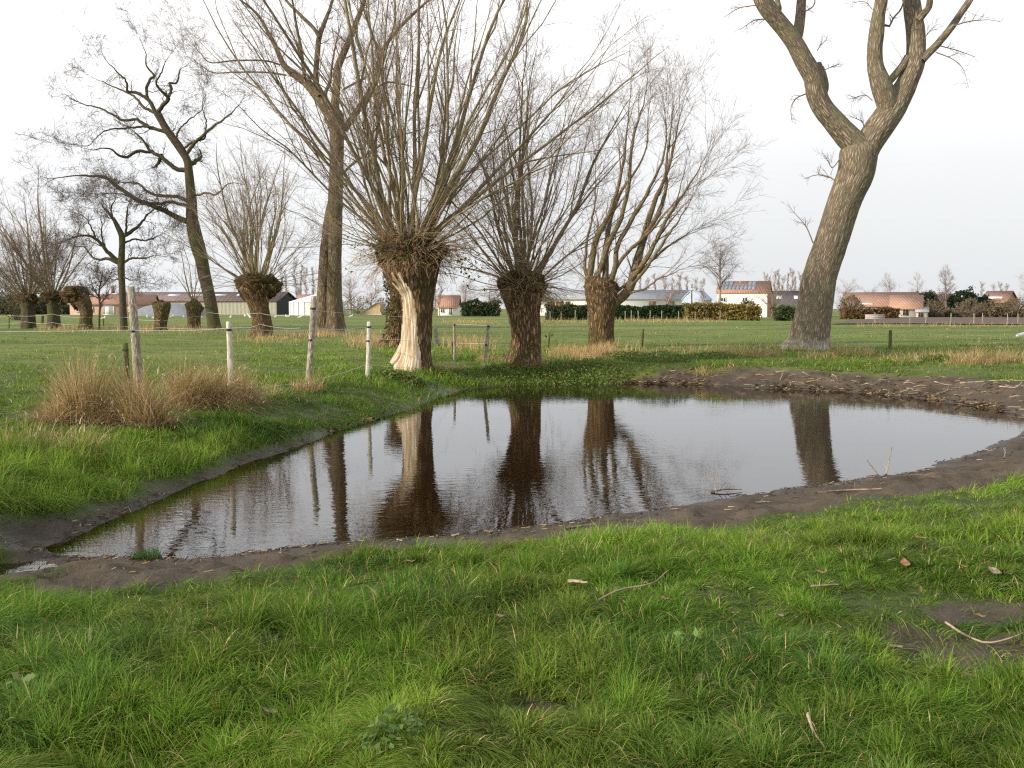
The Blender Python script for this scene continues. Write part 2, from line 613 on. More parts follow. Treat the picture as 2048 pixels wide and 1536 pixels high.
# pond water: Fresnel mirror over peat-brown clear water
m, nt, bs = mat('pond_water')
nt.nodes.remove(bs)
L = nt.links
tc = nd(nt, 'ShaderNodeTexCoord')
mp = nd(nt, 'ShaderNodeMapping')
mp.inputs['Scale'].default_value = (1.0, 1.6, 1.0)
L.new(tc.outputs['Object'], mp.inputs[0])
r1 = nd(nt, 'ShaderNodeTexNoise', Scale=5.0, Detail=3.0, Roughness=.55, Distortion=.4)
r2 = nd(nt, 'ShaderNodeTexNoise', Scale=.6, Detail=2.0)
L.new(mp.outputs[0], r1.inputs['Vector'])
L.new(tc.outputs['Object'], r2.inputs['Vector'])
amp = ramp(nt, r2.outputs['Fac'], [(.35, (.35, .35, .35)), (.65, (1, 1, 1))])
rm = nd(nt, 'ShaderNodeMath', operation='MULTIPLY')
L.new(r1.outputs['Fac'], rm.inputs[0])
L.new(amp.outputs['Color'], rm.inputs[1])
b = nd(nt, 'ShaderNodeBump', Strength=.5, Distance=.0042)
L.new(rm.outputs[0], b.inputs['Height'])
fr = nd(nt, 'ShaderNodeFresnel', IOR=1.45)
L.new(b.outputs[0], fr.inputs['Normal'])
gl = nd(nt, 'ShaderNodeBsdfGlossy', Roughness=.01)
gl.inputs['Color'].default_value = (.96, .968, .985, 1)
L.new(b.outputs[0], gl.inputs['Normal'])
tr = nd(nt, 'ShaderNodeBsdfTransparent')
tr.inputs['Color'].default_value = (.70, .45, .20, 1)
mx = nd(nt, 'ShaderNodeMixShader')
L.new(fr.outputs[0], mx.inputs[0])
L.new(tr.outputs[0], mx.inputs[1])
L.new(gl.outputs[0], mx.inputs[2])
L.new(mx.outputs[0], nt.nodes['Material Output'].inputs['Surface'])
M['water'] = m

# ------------------------------------------------------------------ light and sky
SUN = Vector((-.84, -.42, .355)).normalized()
el = math.asin(SUN.z)
rot = math.atan2(SUN.x, SUN.y)
w = bpy.data.worlds.new('World')
SC.world = w
w.use_nodes = True
nt = w.node_tree
L = nt.links
bg = nt.nodes['Background']
sky = nd(nt, 'ShaderNodeTexSky')
sky.sky_type = 'NISHITA'
sky.sun_disc = False
sky.sun_elevation = el
sky.sun_rotation = rot
sky.dust_density = 4.0
tcw = nd(nt, 'ShaderNodeTexCoord')
sx = nd(nt, 'ShaderNodeSeparateXYZ')
L.new(tcw.outputs['Generated'], sx.inputs[0])
veil = ramp(nt, sx.outputs['Z'], [(0, (.82, .842, .862)), (.05, (.86, .88, .90)), (.13, (.95, .96, .975)), (.20, (1.12, 1.12, 1.12)), (.34, (1.25, 1.25, 1.25)), (.55, (1.05, 1.06, 1.08)), (1, (.60, .64, .70))])
# thin cloud is brighter towards the sun
dt = nd(nt, 'ShaderNodeVectorMath', operation='DOT_PRODUCT')
L.new(tcw.outputs['Generated'], dt.inputs[0])
dt.inputs[1].default_value = tuple(SUN)
mr = nd(nt, 'ShaderNodeMapRange')
mr.inputs[1].default_value = -.6
mr.inputs[2].default_value = .8
mr.inputs[3].default_value = 9.6
mr.inputs[4].default_value = 12.5
L.new(dt.outputs['Value'], mr.inputs[0])
cn = nd(nt, 'ShaderNodeTexNoise', Scale=2.0, Detail=4.0)
L.new(tcw.outputs['Generated'], cn.inputs['Vector'])
cm = nd(nt, 'ShaderNodeMapRange')
cm.inputs[3].default_value = .93
cm.inputs[4].default_value = 1.07
L.new(cn.outputs['Fac'], cm.inputs[0])
mm = nd(nt, 'ShaderNodeMath', operation='MULTIPLY')
L.new(mr.outputs[0], mm.inputs[0])
L.new(cm.outputs[0], mm.inputs[1])
vs = nd(nt, 'ShaderNodeVectorMath', operation='SCALE')
L.new(veil.outputs['Color'], vs.inputs[0])
L.new(mm.outputs[0], vs.inputs['Scale'])
L.new(mixc(nt, .9, sky.outputs['Color'], vs.outputs[0]), bg.inputs['Color'])
bg.inputs['Strength'].default_value = .1

sl = bpy.data.lights.new('sun', 'SUN')
sl.energy = 4.8
sl.angle = math.radians(.6)
sl.color = (1.0, .90, .74)
so = bpy.data.objects.new('sun', sl)
so.rotation_euler = SUN.to_track_quat('Z', 'Y').to_euler()
so.location = (-30, -5, 30)
COL.objects.link(so)
SC.view_settings.view_transform = 'Standard'
SC.view_settings.look = 'None'
SC.view_settings.exposure = .15
SC.cycles.max_bounces = 6
SC.cycles.transparent_max_bounces = 8
SC.cycles.sample_clamp_indirect = 4
SC.cycles.use_denoising = False
SC.cycles.filter_width = 1.25

# ------------------------------------------------------------------ ground sheet


def lines(a, b, step, far0, far1, g=1.13):
    c = list(np.arange(a, b, step))
    s, x = step, c[-1]
    while x < far1:
        s *= g
        x += s
        c.append(x)
    s, x, pre = step, a, []
    while x > far0:
        s *= g
        x -= s
        pre.append(x)
    return np.array(pre[::-1] + c)


# bare, trampled places in the turf: pixel centre, radii in metres
BARE = [(0, 1133, .5, .18), (340, 1140, .45, .25), (1985, 1335, .55, .36), (2060, 1250, .6, .28), (1985, 1180, .8, .16), (1690, 1370, .22, .12), (1210, 1215, .20, .09), (1090, 1435, .22, .10),
        (500, 1325, .22, .14), (1450, 1500, .25, .08), (560, 1250, .14, .07), (270, 1160, .36, .42),
        (1640, 1180, .2, .08), (1700, 1450, .2, .08), (260, 1395, .2, .1), (1350, 1150, .2, .08)]
BAREW = [(on_plane(a, b_, .36 if b_ > 1200 else .12), c, d) for a, b_, c, d in BARE]


def bare_mask(x, y):
    k = np.zeros(np.shape(x))
    n = fbm(x * 3.2, y * 3.2, 2.2, 3) - .5
    for p, a, b_ in BAREW:
        q = np.sqrt(((x - p[0]) / a) ** 2 + ((y - p[1]) / b_) ** 2) + n * 1.3
        k = np.maximum(k, smooth(1.15, .75, q))
    return k


gx = lines(-14, 17, .09, -3500, 3500)
gy = lines(2.0, 30, .09, -60, 4500)
gx = np.unique(np.round(np.concatenate([gx[(gx < -6) | (gx > 8)], np.arange(-6, 8, .05)]), 4))
gy = np.unique(np.round(np.concatenate([gy[(gy < 2.5) | (gy > 14)], np.arange(2.5, 14, .05)]), 4))
X, Y = np.meshgrid(gx, gy)
Z = terrain(X, Y)
sd, bw, mw = pond_info(X, Y)
sd, mw = sd.reshape(X.shape), mw.reshape(X.shape)
nzz = (fbm(X * 1.3, Y * 1.3, .5, 3) - .5)
mudm = np.maximum(smooth(.12, -.12, sd - mw - nzz * .55 * smooth(0, .3, mw)), bare_mask(X, Y))
leftb = smooth(-.2, -1.2, X) * smooth(2.95, 2.4, bw.reshape(X.shape))  # left bank: its shade is painted in along with the wetness darkening
wet_shade_m = np.where(sd < 0, .25, 1.0) * np.clip(smooth(.5, .0, sd) * .8 + smooth(1.4, .4, sd) * leftb * .9 + bare_mask(X, Y) * .35, 0, 1)
# clods, trodden holes and ridges in the mud
clod = (fbm(X * 5.5, Y * 5.5, 6., 3) - .5) * .075 + (vnoise(X * 13, Y * 13, 2.) - .5) * .028 - .05 * smooth(.66, .8, vnoise(X * 4.3, Y * 4.3, 9.))
Z0 = Z
Z = Z + clod * mudm * smooth(.0, .35, sd) * (.45 + .55 * smooth(20, 14, Y)) * smooth(34, 26, Y)
Z = np.where(sd > .05, np.maximum(Z, .006 + .03 * np.clip(sd - .05, 0, .4)), Z)
ny, nx = X.shape
ii = np.arange((ny - 1) * nx).reshape(ny - 1, nx)[:, :-1].ravel()
Q = np.stack([ii, ii + 1, ii + nx + 1, ii + nx], -1)
g = obj('ground', np.stack([X, Y, Z], -1), [Q], M['ground'], None, True, {'mud': ('FLOAT', mudm), 'wet': ('FLOAT', wet_shade_m), 'thatch': ('FLOAT', smooth(32, 16, Y) * .9)})
tag(g, kind='structure')

# heights and shore distances are read back from the sheet from here on
_mwg = mw.reshape(X.shape)
_bwg = bw.reshape(X.shape)


def _grid(x, y, arrs):
    x, y = np.asarray(x, float), np.asarray(y, float)
    i = np.clip(np.searchsorted(gx, x) - 1, 0, len(gx) - 2)
    j = np.clip(np.searchsorted(gy, y) - 1, 0, len(gy) - 2)
    a = (x - gx[i]) / (gx[i + 1] - gx[i])
    b = (y - gy[j]) / (gy[j + 1] - gy[j])
    return [q[j, i] * (1 - a) * (1 - b) + q[j, i + 1] * a * (1 - b) + q[j + 1, i] * (1 - a) * b + q[j + 1, i + 1] * a * b for q in arrs]


def terrain(x, y):
    return _grid(x, y, [Z])[0]


def pond_info(x, y):
    return _grid(x, y, [sd, _bwg, _mwg])


# pond water and two puddles
cen = POND.mean(0)
dirs = POND - cen
pw = POND + nrm(dirs) * .35
pv = np.column_stack([np.vstack([cen, pw]), np.zeros(len(pw) + 1)])
k = len(pw)
g = obj('water', pv, [np.array([(0, 1 + (i + 1) % k, 1 + i) for i in range(k)])], M['water'])
tag(g, kind='structure')


def puddle(name, px, py, rx, ry, seed, z=None, up=.0):
    p = ground(px, py)
    a = np.linspace(0, 2 * np.pi, 40, endpoint=False)
    rr_ = 1 + .5 * (fbm(np.cos(a) * 1.5 + seed, np.sin(a) * 1.5, seed, 2) - .5)
    x, y = p[0] + np.cos(a) * rx * rr_, p[1] + np.sin(a) * ry * rr_
    zz = (np.percentile(terrain(x, y), 75) if z is None else z) + up
    v = np.vstack([[p[0], p[1], zz], np.column_stack([x, y, np.full(40, zz)])])
    o = obj(name, v, [np.array([(0, 1 + i, 1 + (i + 1) % 40) for i in range(40)])], M['water'])
    return tag(o, kind='structure')



# ------------------------------------------------------------------ trees


def ridged(amp, freq, seed=0.0, flare=0.0, lobes=5, fl_h=.5, lump=0.0):
    """radial bark relief for thick trunks"""
    def f(th, s, r):
        c, n = np.cos(th), np.sin(th)
        q = fbm(c * r * freq + seed + .25 * np.sin(s * 1.7), n * r * freq, s * freq * .17, 3)
        rid = 1 - np.abs(q - .5) * 4
        k = 1 + amp * (np.clip(rid, -1, 1) - .3) / np.maximum(r, .02)
        if lump:
            k = k + lump * (fbm(c * 1.3 + seed, n * 1.3, s * 1.1, 2) - .5) * 2
        if flare:
            k = k + flare * np.exp(-s / fl_h) * (.5 + .5 * np.cos(th * lobes + seed))
        return k
    return f


def trunk_obj(mb, px, d, n, k, rm, dd=0.0, d0=0.0, cap=False, sink=.12):
    p, r = limb(px, d, n, dd, d0)
    if sink:
        p = np.vstack([p[:1] - [[0, 0, sink]], p])
        r = np.concatenate([r[:1] * 1.03, r])
    tubes(mb, p, r, k, cap, rm)
    return p, r


def twig_set(mb, src, spec):
    """src: list of (pts, rad); spec: list of grow() kwargs per level"""
    lv = []
    for pts, rad in src:
        if pts.ndim == 2:
            pts, rad = pts[None], rad[None]
        lv.append((pts, rad))
    for sp_ in spec:
        sp_ = dict(sp_)
        sides = sp_.pop('sides', 3)
        nn = sp_.pop('n')
        ll = sp_.pop('length')
        nx_ = []
        for pts, rad in lv:
            plen = np.linalg.norm(np.diff(pts, axis=1), axis=-1).sum(1)
            if sp_.get('permetre'):
                kw = {k_: v_ for k_, v_ in sp_.items() if k_ != 'permetre'}
                cnt = np.maximum(1, np.round(plen * nn).astype(int))
                c, r = grow(pts, rad, cnt, length=ll, **kw)
            else:
                kw = {k_: v_ for k_, v_ in sp_.items() if k_ != 'permetre'}
                c, r = grow(pts, rad, nn, length=ll, **kw)
            tubes(mb, c, r, sides)
            nx_.append((c, r))
        lv = nx_
    return lv


# --- the big leaning poplar on the right
b_ = ground(1614, 697)
D = b_[1]
T = thing('poplar_tree', b_, 'huge leaning poplar on the right, its ridged grey trunk forking into two thick limbs', 'tree')
mb = MB()
tr_px = [(1613, 702, 92), (1617, 684, 80), (1622, 655, 74), (1628, 620, 69), (1638, 560, 66), (1650, 520, 64), (1662, 486, 63), (1686, 411, 63), (1700, 375, 66), (1712, 345, 70), (1717, 310, 72), (1718, 296, 66), (1718, 286, 46), (1718, 280, 14)]
trunk_obj(mb, tr_px, D, 230, 120, ridged(.020, 11, 1.2, .30, 6, .45, .02))
mb.build('trunk', M['poplar'], T, True)


def C7(*p):
    return cropto(.3164, 1400, 0, p)


limbs = [
    (C7((1030, 980, 150), (1000, 930, 160), (930, 860, 148), (850, 770, 132), (775, 680, 125), (735, 590, 122), (715, 490, 118), (655, 380, 114), (608, 290, 106), (555, 210, 102), (490, 130, 100), (420, 40, 104), (375, -60, 95), (320, -300, 70), (230, -700, 35)), -1.0, 150, 72),
    (C7((1040, 960, 165), (1090, 870, 165), (1150, 780, 168), (1215, 690, 158), (1275, 590, 140), (1322, 495, 122), (1358, 400, 116), (1366, 300, 112), (1362, 200, 110), (1348, 100, 106), (1335, 0, 100), (1310, -150, 90), (1290, -500, 60), (1330, -900, 25)), .9, 150, 72),
    (C7((1185, 800, 40), (1192, 740, 84), (1188, 690, 112), (1172, 620, 128), (1140, 520, 122), (1110, 420, 98), (1105, 310, 90), (1116, 210, 90), (1128, 100, 76), (1146, 0, 74), (1160, -150, 65), (1130, -500, 35)), -.5, 110, 56),
    (C7((596, 290, 50), (618, 220, 62), (632, 120, 62), (640, 20, 56), (650, -120, 48), (690, -450, 25)), .5, 70, 40),
    (C7((1195, 515, 46), (1235, 470, 46), (1280, 415, 44), (1310, 360, 40)), .2, 40, 28),
    (C7((1405, 385, 40), (1445, 335, 46), (1500, 280, 44), (1590, 170, 42), (1650, 80, 40), (1705, 0, 38), (1800, -160, 26), (1950, -400, 10)), 1.2, 70, 28),
    (C7((1380, 130, 42), (1415, 85, 42), (1447, 40, 38), (1452, -30, 34), (1440, -200, 20)), -.8, 40, 24),
    (C7((480, 120, 26), (500, 60, 30), (488, 0, 30), (470, -150, 22)), .6, 30, 20),
    (C7((745, 640, 60), (775, 560, 74), (768, 480, 66), (752, 420, 54), (770, 405, 30)), -.25, 40, 32),
]
src = []
for i, (px, dd, n, k) in enumerate(limbs):
    mb = MB()
    p, r = limb(px, D, n, dd)
    tubes(mb, p, r, k, True, ridged(.015 if r.max() > .2 else .008, 11, 3.1 * i, lump=.03))
    mb.build('limb', M['poplar'], T, True)
    src.append((p, r))
mb = MB()
hand = [C7((870, 1155, 9), (820, 1120, 8), (740, 1105, 6), (660, 1130, 3)), C7((880, 1010, 7), (835, 1060, 6), (800, 1000, 4), (770, 960, 2)), C7((715, 1536, 9), (670, 1430, 7), (600, 1350, 4), (560, 1300, 2)),
        C7((678, 590, 9), (610, 620, 8), (575, 680, 6), (580, 760, 3)), C7((1090, 635, 7), (1040, 600, 6), (960, 625, 3)), C7((1040, 830, 7), (1025, 770, 6), (950, 735, 3)),
        C7((1600, 165, 9), (1700, 135, 7), (1830, 125, 4), (1900, 140, 2)), C7((1490, 330, 8), (1590, 370, 6), (1660, 430, 4), (1700, 560, 2)), C7((1520, 290, 8), (1630, 320, 6), (1740, 360, 3)),
        C7((415, 120, 8), (340, 130, 6), (250, 190, 3)), C7((380, 30, 8), (250, 50, 6), (150, 110, 3)), C7((660, 75, 10), (715, 40, 8), (730, -20, 6)), C7((1170, 160, 16), (1198, 165, 14), (1225, 110, 12), (1270, 60, 10), (1290, -10, 6)),
        C7((740, 320, 6), (770, 280, 4), (800, 250, 2)), C7((790, 440, 6), (840, 420, 4), (880, 405, 2)), C7((1420, 250, 6), (1440, 210, 5), (1500, 150, 2)), C7((1090, 60, 6), (1040, 10, 5), (950, 20, 2))]
hs = []
for i, px in enumerate(hand):
    p, r = limb(px, D, 9, (-1) ** i * .5)
    tubes(mb, p, r, 5)
    hs.append((p, r))
twig_set(mb, hs, [dict(n=9, t0=.15, t1=1, length=.55, ang=(.6, .2), segs=4, rr=.6, rmin=.004, rtip=.002, wig=.22, up=.03),
                  dict(n=4, t0=.2, t1=1, length=.25, ang=(.6, .2), segs=3, rr=.7, rmin=.003, rtip=.002, wig=.2, up=.0)])
twig_set(mb, [(p[int(len(p) * .25):], r[int(len(r) * .25):]) for p, r in src[:8]], [dict(n=8, t0=.25, t1=1, length=1.1, ang=(1.0, .3), segs=5, rr=.08, rmin=.007, rtip=.003, wig=.18, up=.05),
                                      dict(n=6, t0=.2, t1=1, length=.4, ang=(.6, .2), segs=3, rr=.6, rmin=.003, rtip=.002, wig=.2)])
mb.build('twigs', M['twig'], T)

# --- the double-stemmed poplar behind the big pollard
b_ = ground(660, 668)
D = b_[1]
T = thing('poplar_tree', b_, 'tall poplar with two joined stems, standing behind the leaning grey fence post', 'tree')


def C3(*p):
    return cropto(.3418, 400, 0, p)


mb = MB()
trunk_obj(mb, [(647, 670, 42), (647, 640, 33), (648, 600, 29), (650, 560, 27), (653, 500, 25), (659, 440, 21), (664, 400, 15), (669, 365, 5)], D, 110, 64, ridged(.026, 9, 2.2, .25, 4, .5, .03))
trunk_obj(mb, [(671, 672, 44), (671, 640, 34), (669, 600, 30), (669, 560, 28), (670, 500, 26), (671, 440, 26), (671, 393, 28), (674, 308, 26), (673, 262, 28), (668, 236, 38), (662, 222, 30)], D - .55, 150, 64, ridged(.026, 9, 5.2, .25, 4, .5, .03))
mb.build('trunk', M['poplar_left'], T, True)
D2 = D - .55
limbs = [
    (C3((790, 740, 70), (745, 650, 80), (690, 570, 70), (625, 490, 62), (560, 440, 55), (490, 380, 44), (450, 290, 36), (410, 210, 32), (340, 90, 27), (250, 10, 20), (130, -60, 9)), 2.0, 60),
    (C3((800, 730, 70), (790, 620, 62), (800, 500, 56), (805, 400, 54), (850, 290, 48), (900, 170, 44), (940, 60, 40), (965, -20, 36), (1010, -300, 15)), -1.5, 60),
    (C3((700, 560, 36), (678, 500, 40), (680, 400, 38), (690, 280, 38), (700, 210, 40), (745, 90, 30), (775, 0, 26), (800, -150, 12)), 1.0, 50),
    (C3((615, 480, 24), (605, 400, 24), (590, 280, 22), (560, 130, 20), (540, 0, 18), (500, -120, 8)), -1.5, 40),
    (C3((700, 220, 28), (665, 165, 28), (610, 110, 26), (540, 40, 22), (480, -20, 18), (380, -100, 8)), 1.5, 30),
    (C3((845, 760, 50), (890, 690, 48), (940, 620, 44), (1000, 520, 40), (1040, 420, 34), (1062, 320, 32), (1020, 240, 26), (985, 130, 20), (970, 0, 12)), 2.5, 55),
    (C3((1055, 330, 24), (1090, 260, 26), (1160, 170, 24), (1260, 70, 22), (1340, 0, 18), (1480, -120, 8)), 2.0, 40),
    (C3((845, 1010, 16), (880, 970, 18), (940, 925, 18), (1040, 860, 17), (1120, 810, 15), (1180, 790, 14), (1270, 765, 10), (1400, 720, 4)), -2.5, 40),
    (C3((838, 525, 14), (900, 490, 14), (960, 460, 12), (1030, 400, 8), (1120, 330, 4)), -1.5, 25),
    (C3((1005, 545, 14), (1045, 510, 14), (1090, 482, 13), (1140, 485, 11), (1220, 500, 9), (1290, 515, 4)), 1.0, 25),
    (C3((505, 440, 12), (430, 428, 13), (350, 422, 12), (200, 422, 11), (80, 425, 10), (0, 380, 8), (-60, 330, 4)), 1.5, 40),
    (C3((470, 380, 11), (400, 358, 12), (300, 352, 11), (180, 356, 10), (60, 366, 9), (0, 310, 7), (-50, 250, 3)), -1.0, 40),
    (C3((740, 600, 22), (735, 540, 26), (760, 480, 22), (770, 400, 16), (790, 280, 12), (830, 120, 8)), -1.2, 30),
]
src = []
for i, (px, dd, n) in enumerate(limbs):
    mb = MB()
    p, r = limb(px, D2, n, dd)
    r = tip(r * .8, .7)
    tubes(mb, p, r, 14 if r.max() > .12 else 9, True, ridged(.012, 8, 2.7 * i, lump=.03))
    mb.build('limb', M['poplar_left'], T, True)
    src.append((p, r))
mb = MB()
src += twig_set(mb, src, [dict(n=4, t0=.8, t1=1, length=2.2, ang=(.35, .15), segs=6, rr=.75, rmin=.008, rtip=.003, wig=.12, up=.03, tl=0)])
twig_set(mb, src, [dict(permetre=1, n=1.7, t0=.2, t1=1, length=1.9, ang=(.75, .2), segs=6, rr=.26, rmin=.008, rtip=.003, wig=.16, up=.06, tl=.3),
                   dict(n=8, t0=.1, t1=1, length=.9, ang=(.7, .2), segs=4, rr=.55, rmin=.0038, rtip=.0022, wig=.2, up=.03),
                   dict(n=4, t0=.1, t1=1, length=.4, ang=(.6, .2), segs=2, rr=.8, rmin=.003, rtip=.0022, wig=.2)])
mb.build('twigs', M['twig'], T)

# --- the crooked leaning tree on the left
b_ = ground(427, 660)
D = b_[1]
T = thing('crooked_tree', b_, 'dark crooked tree leaning left with twisted bare limbs, behind the peeled white post', 'tree')


def C1(*p):
    return cropto(.3418, 0, 0, p)


mb = MB()
trunk_obj(mb, [(430, 662, 26), (425, 630, 24), (418, 590, 23.5), (410, 555, 24), (403, 520, 25), (395, 490, 27), (388, 462, 26), (384, 435, 23), (383, 400, 20), (380, 370, 17.5), (377, 340, 16), (374, 320, 15), (360, 296, 15), (347, 278, 14.5), (335, 262, 14), (325, 245, 13.5), (318, 232, 14), (313, 224, 13)], D, 120, 30, ridged(.02, 9, 4.4, .18, 5, .5, .06))
mb.build('trunk', M['dark_bark'], T, True)
limbs = [
    C1((1120, 1310, 34), (1080, 1290, 38), (1020, 1260, 36), (900, 1205, 34), (800, 1165, 32), (700, 1095, 30), (640, 1040, 26), (540, 1020, 20), (430, 1020, 15), (300, 1040, 10), (200, 1000, 5)),
    C1((1110, 1205, 22), (1000, 1185, 21), (850, 1185, 17), (700, 1140, 11), (560, 1150, 6)),
    C1((1110, 1190, 26), (1040, 1145, 24), (900, 1130, 20), (820, 1070, 17), (720, 1060, 12), (640, 1020, 6)),
    C1((1105, 1000, 34), (1060, 990, 32), (1000, 960, 30), (940, 905, 28), (880, 890, 24), (820, 810, 19), (770, 765, 13), (700, 740, 6)),
    C1((945, 905, 22), (920, 945, 22), (890, 972, 14)),
    C1((890, 890, 20), (800, 892, 22), (750, 927, 20), (700, 915, 18), (640, 880, 13), (540, 890, 9), (420, 850, 4)),
    C1((975, 775, 26), (920, 755, 25), (860, 730, 24), (800, 690, 20), (720, 690, 18), (630, 640, 16), (560, 615, 14), (460, 590, 10), (370, 540, 5)),
    C1((900, 745, 16), (840, 740, 16), (760, 740, 14), (680, 740, 12), (600, 760, 10), (520, 840, 7), (430, 860, 4)),
    C1((930, 670, 24), (880, 645, 22), (830, 620, 19), (780, 570, 17), (700, 520, 14), (600, 470, 10), (500, 420, 5)),
    C1((920, 680, 30), (890, 620, 28), (868, 585, 26), (800, 550, 22), (742, 540, 18), (740, 490, 16), (700, 440, 13), (620, 370, 9), (540, 300, 4)),
    C1((868, 590, 22), (855, 515, 21), (885, 455, 19), (905, 440, 17), (860, 370, 12), (850, 300, 9), (800, 180, 4)),
    C1((915, 670, 32), (945, 620, 30), (978, 580, 26), (900, 490, 15), (925, 440, 14), (960, 370, 10), (1010, 290, 5)),
    C1((978, 585, 22), (997, 530, 20), (992, 490, 18), (1040, 490, 14), (1048, 440, 12), (1065, 410, 9), (1130, 370, 4)),
    C1((1085, 910, 24), (1130, 850, 24), (1170, 810, 22), (1220, 760, 20), (1300, 700, 16), (1380, 640, 11), (1430, 560, 5)),
    C1((1110, 960, 34), (1155, 915, 22), (1158, 880, 18), (1145, 840, 12)),
    C1((1065, 880, 16), (1110, 840, 15), (1190, 810, 12), (1195, 720, 10), (1178, 620, 8), (1215, 520, 4)),
    C1((1040, 840, 14), (1035, 780, 12), (1100, 710, 10), (1165, 640, 7), (1200, 560, 4)),
    C1((1140, 1145, 14), (1210, 1130, 14), (1275, 1138, 12), (1340, 1080, 10), (1400, 1065, 6), (1470, 1090, 3)),
    C1((990, 770, 14), (970, 720, 13), (1020, 760, 9), (1050, 700, 6)),
]
src = []
for i, px in enumerate(limbs):
    mb = MB()
    p, r = limb(px, D, 40, (-1) ** i * (1.0 + .8 * (i % 3)))
    r = tip(r * .82)
    p[3:] += np.cumsum(R.normal(size=(37, 3)), 0) * .022
    tubes(mb, p, r, 9, True, ridged(.008, 9, 2.3 * i, lump=.08))
    mb.build('limb', M['dark_bark'], T, True)
    src.append((p, r))
mb = MB()
src += twig_set(mb, src, [dict(n=4, t0=.8, t1=1, length=1.9, ang=(.35, .15), segs=6, rr=.75, rmin=.008, rtip=.003, wig=.22, up=.03, tl=0)])
twig_set(mb, src, [dict(permetre=1, n=1.9, t0=.12, t1=1, length=1.5, ang=(.8, .25), segs=7, rr=.34, rmin=.010, rtip=.0045, wig=.34, up=.03, tl=.2),
                   dict(n=6, t0=.1, t1=1, length=.9, ang=(.8, .25), segs=4, rr=.6, rmin=.006, rtip=.0035, wig=.34, up=.02),
                   dict(n=3, t0=.1, t1=1, length=.45, ang=(.7, .25), segs=3, rr=.75, rmin=.0042, rtip=.003, wig=.3, up=.05)])
mb.build('twigs', M['dark_twig'], T)

# --- alder with small dark cones
b_ = ground(247, 661)
D = b_[1]
T = thing('alder_tree', b_, 'small dark alder with dense cone-speckled crown, left of the crooked tree', 'tree')


def C2(*p):
    return cropto(.2344, 0, 400, p)


mb = MB()
trunk_obj(mb, C2((1056, 1115, 60), (1050, 950, 56), (1042, 750, 52), (1034, 560, 56), (1040, 440, 50), (1042, 350, 50), (1038, 300, 48), (1010, 240, 40), (985, 190, 32), (965, 150, 20)), D, 70, 24, ridged(.02, 9, 6.4, .15, 5, .5, .06))
mb.build('trunk', M['dark_bark'], T, True)
limbs = [C2((1045, 310, 40), (1100, 285, 34), (1180, 235, 28), (1230, 160, 20), (1330, 60, 12), (1440, 40, 6)), C2((1030, 540, 46), (990, 510, 42), (900, 430, 32), (820, 340, 28), (740, 300, 24), (620, 320, 14), (500, 380, 6)),
         C2((1010, 540, 30), (940, 512, 28), (860, 522, 22), (800, 500, 18), (740, 410, 14), (660, 400, 8), (520, 380, 4)), C2((1050, 540, 22), (1120, 495, 20), (1240, 480, 14), (1380, 440, 6)),
         C2((985, 195, 26), (930, 100, 18), (860, 20, 10), (800, -40, 5)), C2((1070, 300, 20), (1080, 180, 18), (1090, 40, 14), (1150, -60, 7)), C2((960, 160, 16), (960, 60, 14), (1000, -60, 9)), C2((820, 345, 18), (780, 240, 14), (700, 130, 9), (600, 100, 4)),
         C2((1045, 380, 18), (1120, 340, 16), (1240, 350, 12), (1400, 300, 6)), C2((900, 430, 18), (860, 330, 14), (850, 200, 10), (760, 60, 5)), C2((1035, 640, 14), (980, 680, 12), (880, 650, 7)), C2((1050, 650, 14), (1110, 690, 10), (1180, 680, 5))]
src = []
for i, px in enumerate(limbs):
    mb = MB()
    p, r = limb(px, D, 26, (-1) ** i * (.8 + .6 * (i % 3)))
    r = tip(r)
    p[3:] += np.cumsum(R.normal(size=(23, 3)), 0) * .022
    tubes(mb, p, r, 7, True)
    mb.build('limb', M['dark_bark'], T, True)
    src.append((p, r))
mb = MB()
src += twig_set(mb, src, [dict(n=4, t0=.8, t1=1, length=1.4, ang=(.35, .15), segs=6, rr=.75, rmin=.008, rtip=.003, wig=.22, up=.03, tl=0)])
lv = twig_set(mb, src, [dict(permetre=1, n=2.8, t0=.15, t1=1, length=1.2, ang=(.8, .25), segs=5, rr=.4, rmin=.010, rtip=.005, wig=.3, up=.04, tl=.15),
                        dict(n=8, t0=.1, t1=1, length=.7, ang=(.8, .25), segs=4, rr=.6, rmin=.006, rtip=.004, wig=.3),
                        dict(n=4, t0=.1, t1=1, length=.4, ang=(.7, .25), segs=2, rr=.75, rmin=.0045, rtip=.0035, wig=.3)])
mb.build('twigs', M['dark_twig'], T)


def quads(c, size, asp=1.0, flat=0.0):
    """randomly turned small leaf quads around centres c (N,3)"""
    n = len(c)
    nn = nrm(R.normal(size=(n, 3)) + np.array([0, 0, flat]))
    u = nrm(np.cross(nn, R.normal(size=(n, 3))))
    v = np.cross(nn, u)
    s = (size * (.6 + .8 * R.random(n)))[:, None]
    P = np.stack([c - u * s, c + v * s * asp * .6, c + u * s, c - v * s * asp * .6], 1)
    return P.reshape(-1, 3), np.arange(4 * n).reshape(n, 4)


def leaves(name, c, size, cols, parent=None, matn='leaf', asp=1.0, loc=None, flat=0.0):
    v, q = quads(c, size, asp, flat)
    cc = np.array(cols)[R.integers(0, len(cols), len(c))] * (.7 + .6 * R.random((len(c), 1)))
    cc = np.column_stack([cc, np.ones(len(c))])
    return obj(name, v, [q], M[matn], parent, False, {'col': ('FLOAT_COLOR', np.repeat(cc, 4, 0))}, loc)


cones = np.concatenate([c[:, -1] for c, r in lv])
cones = cones[R.random(len(cones)) < .4]
leaves('cones', cones, .035, [(.03, .022, .016)], T)

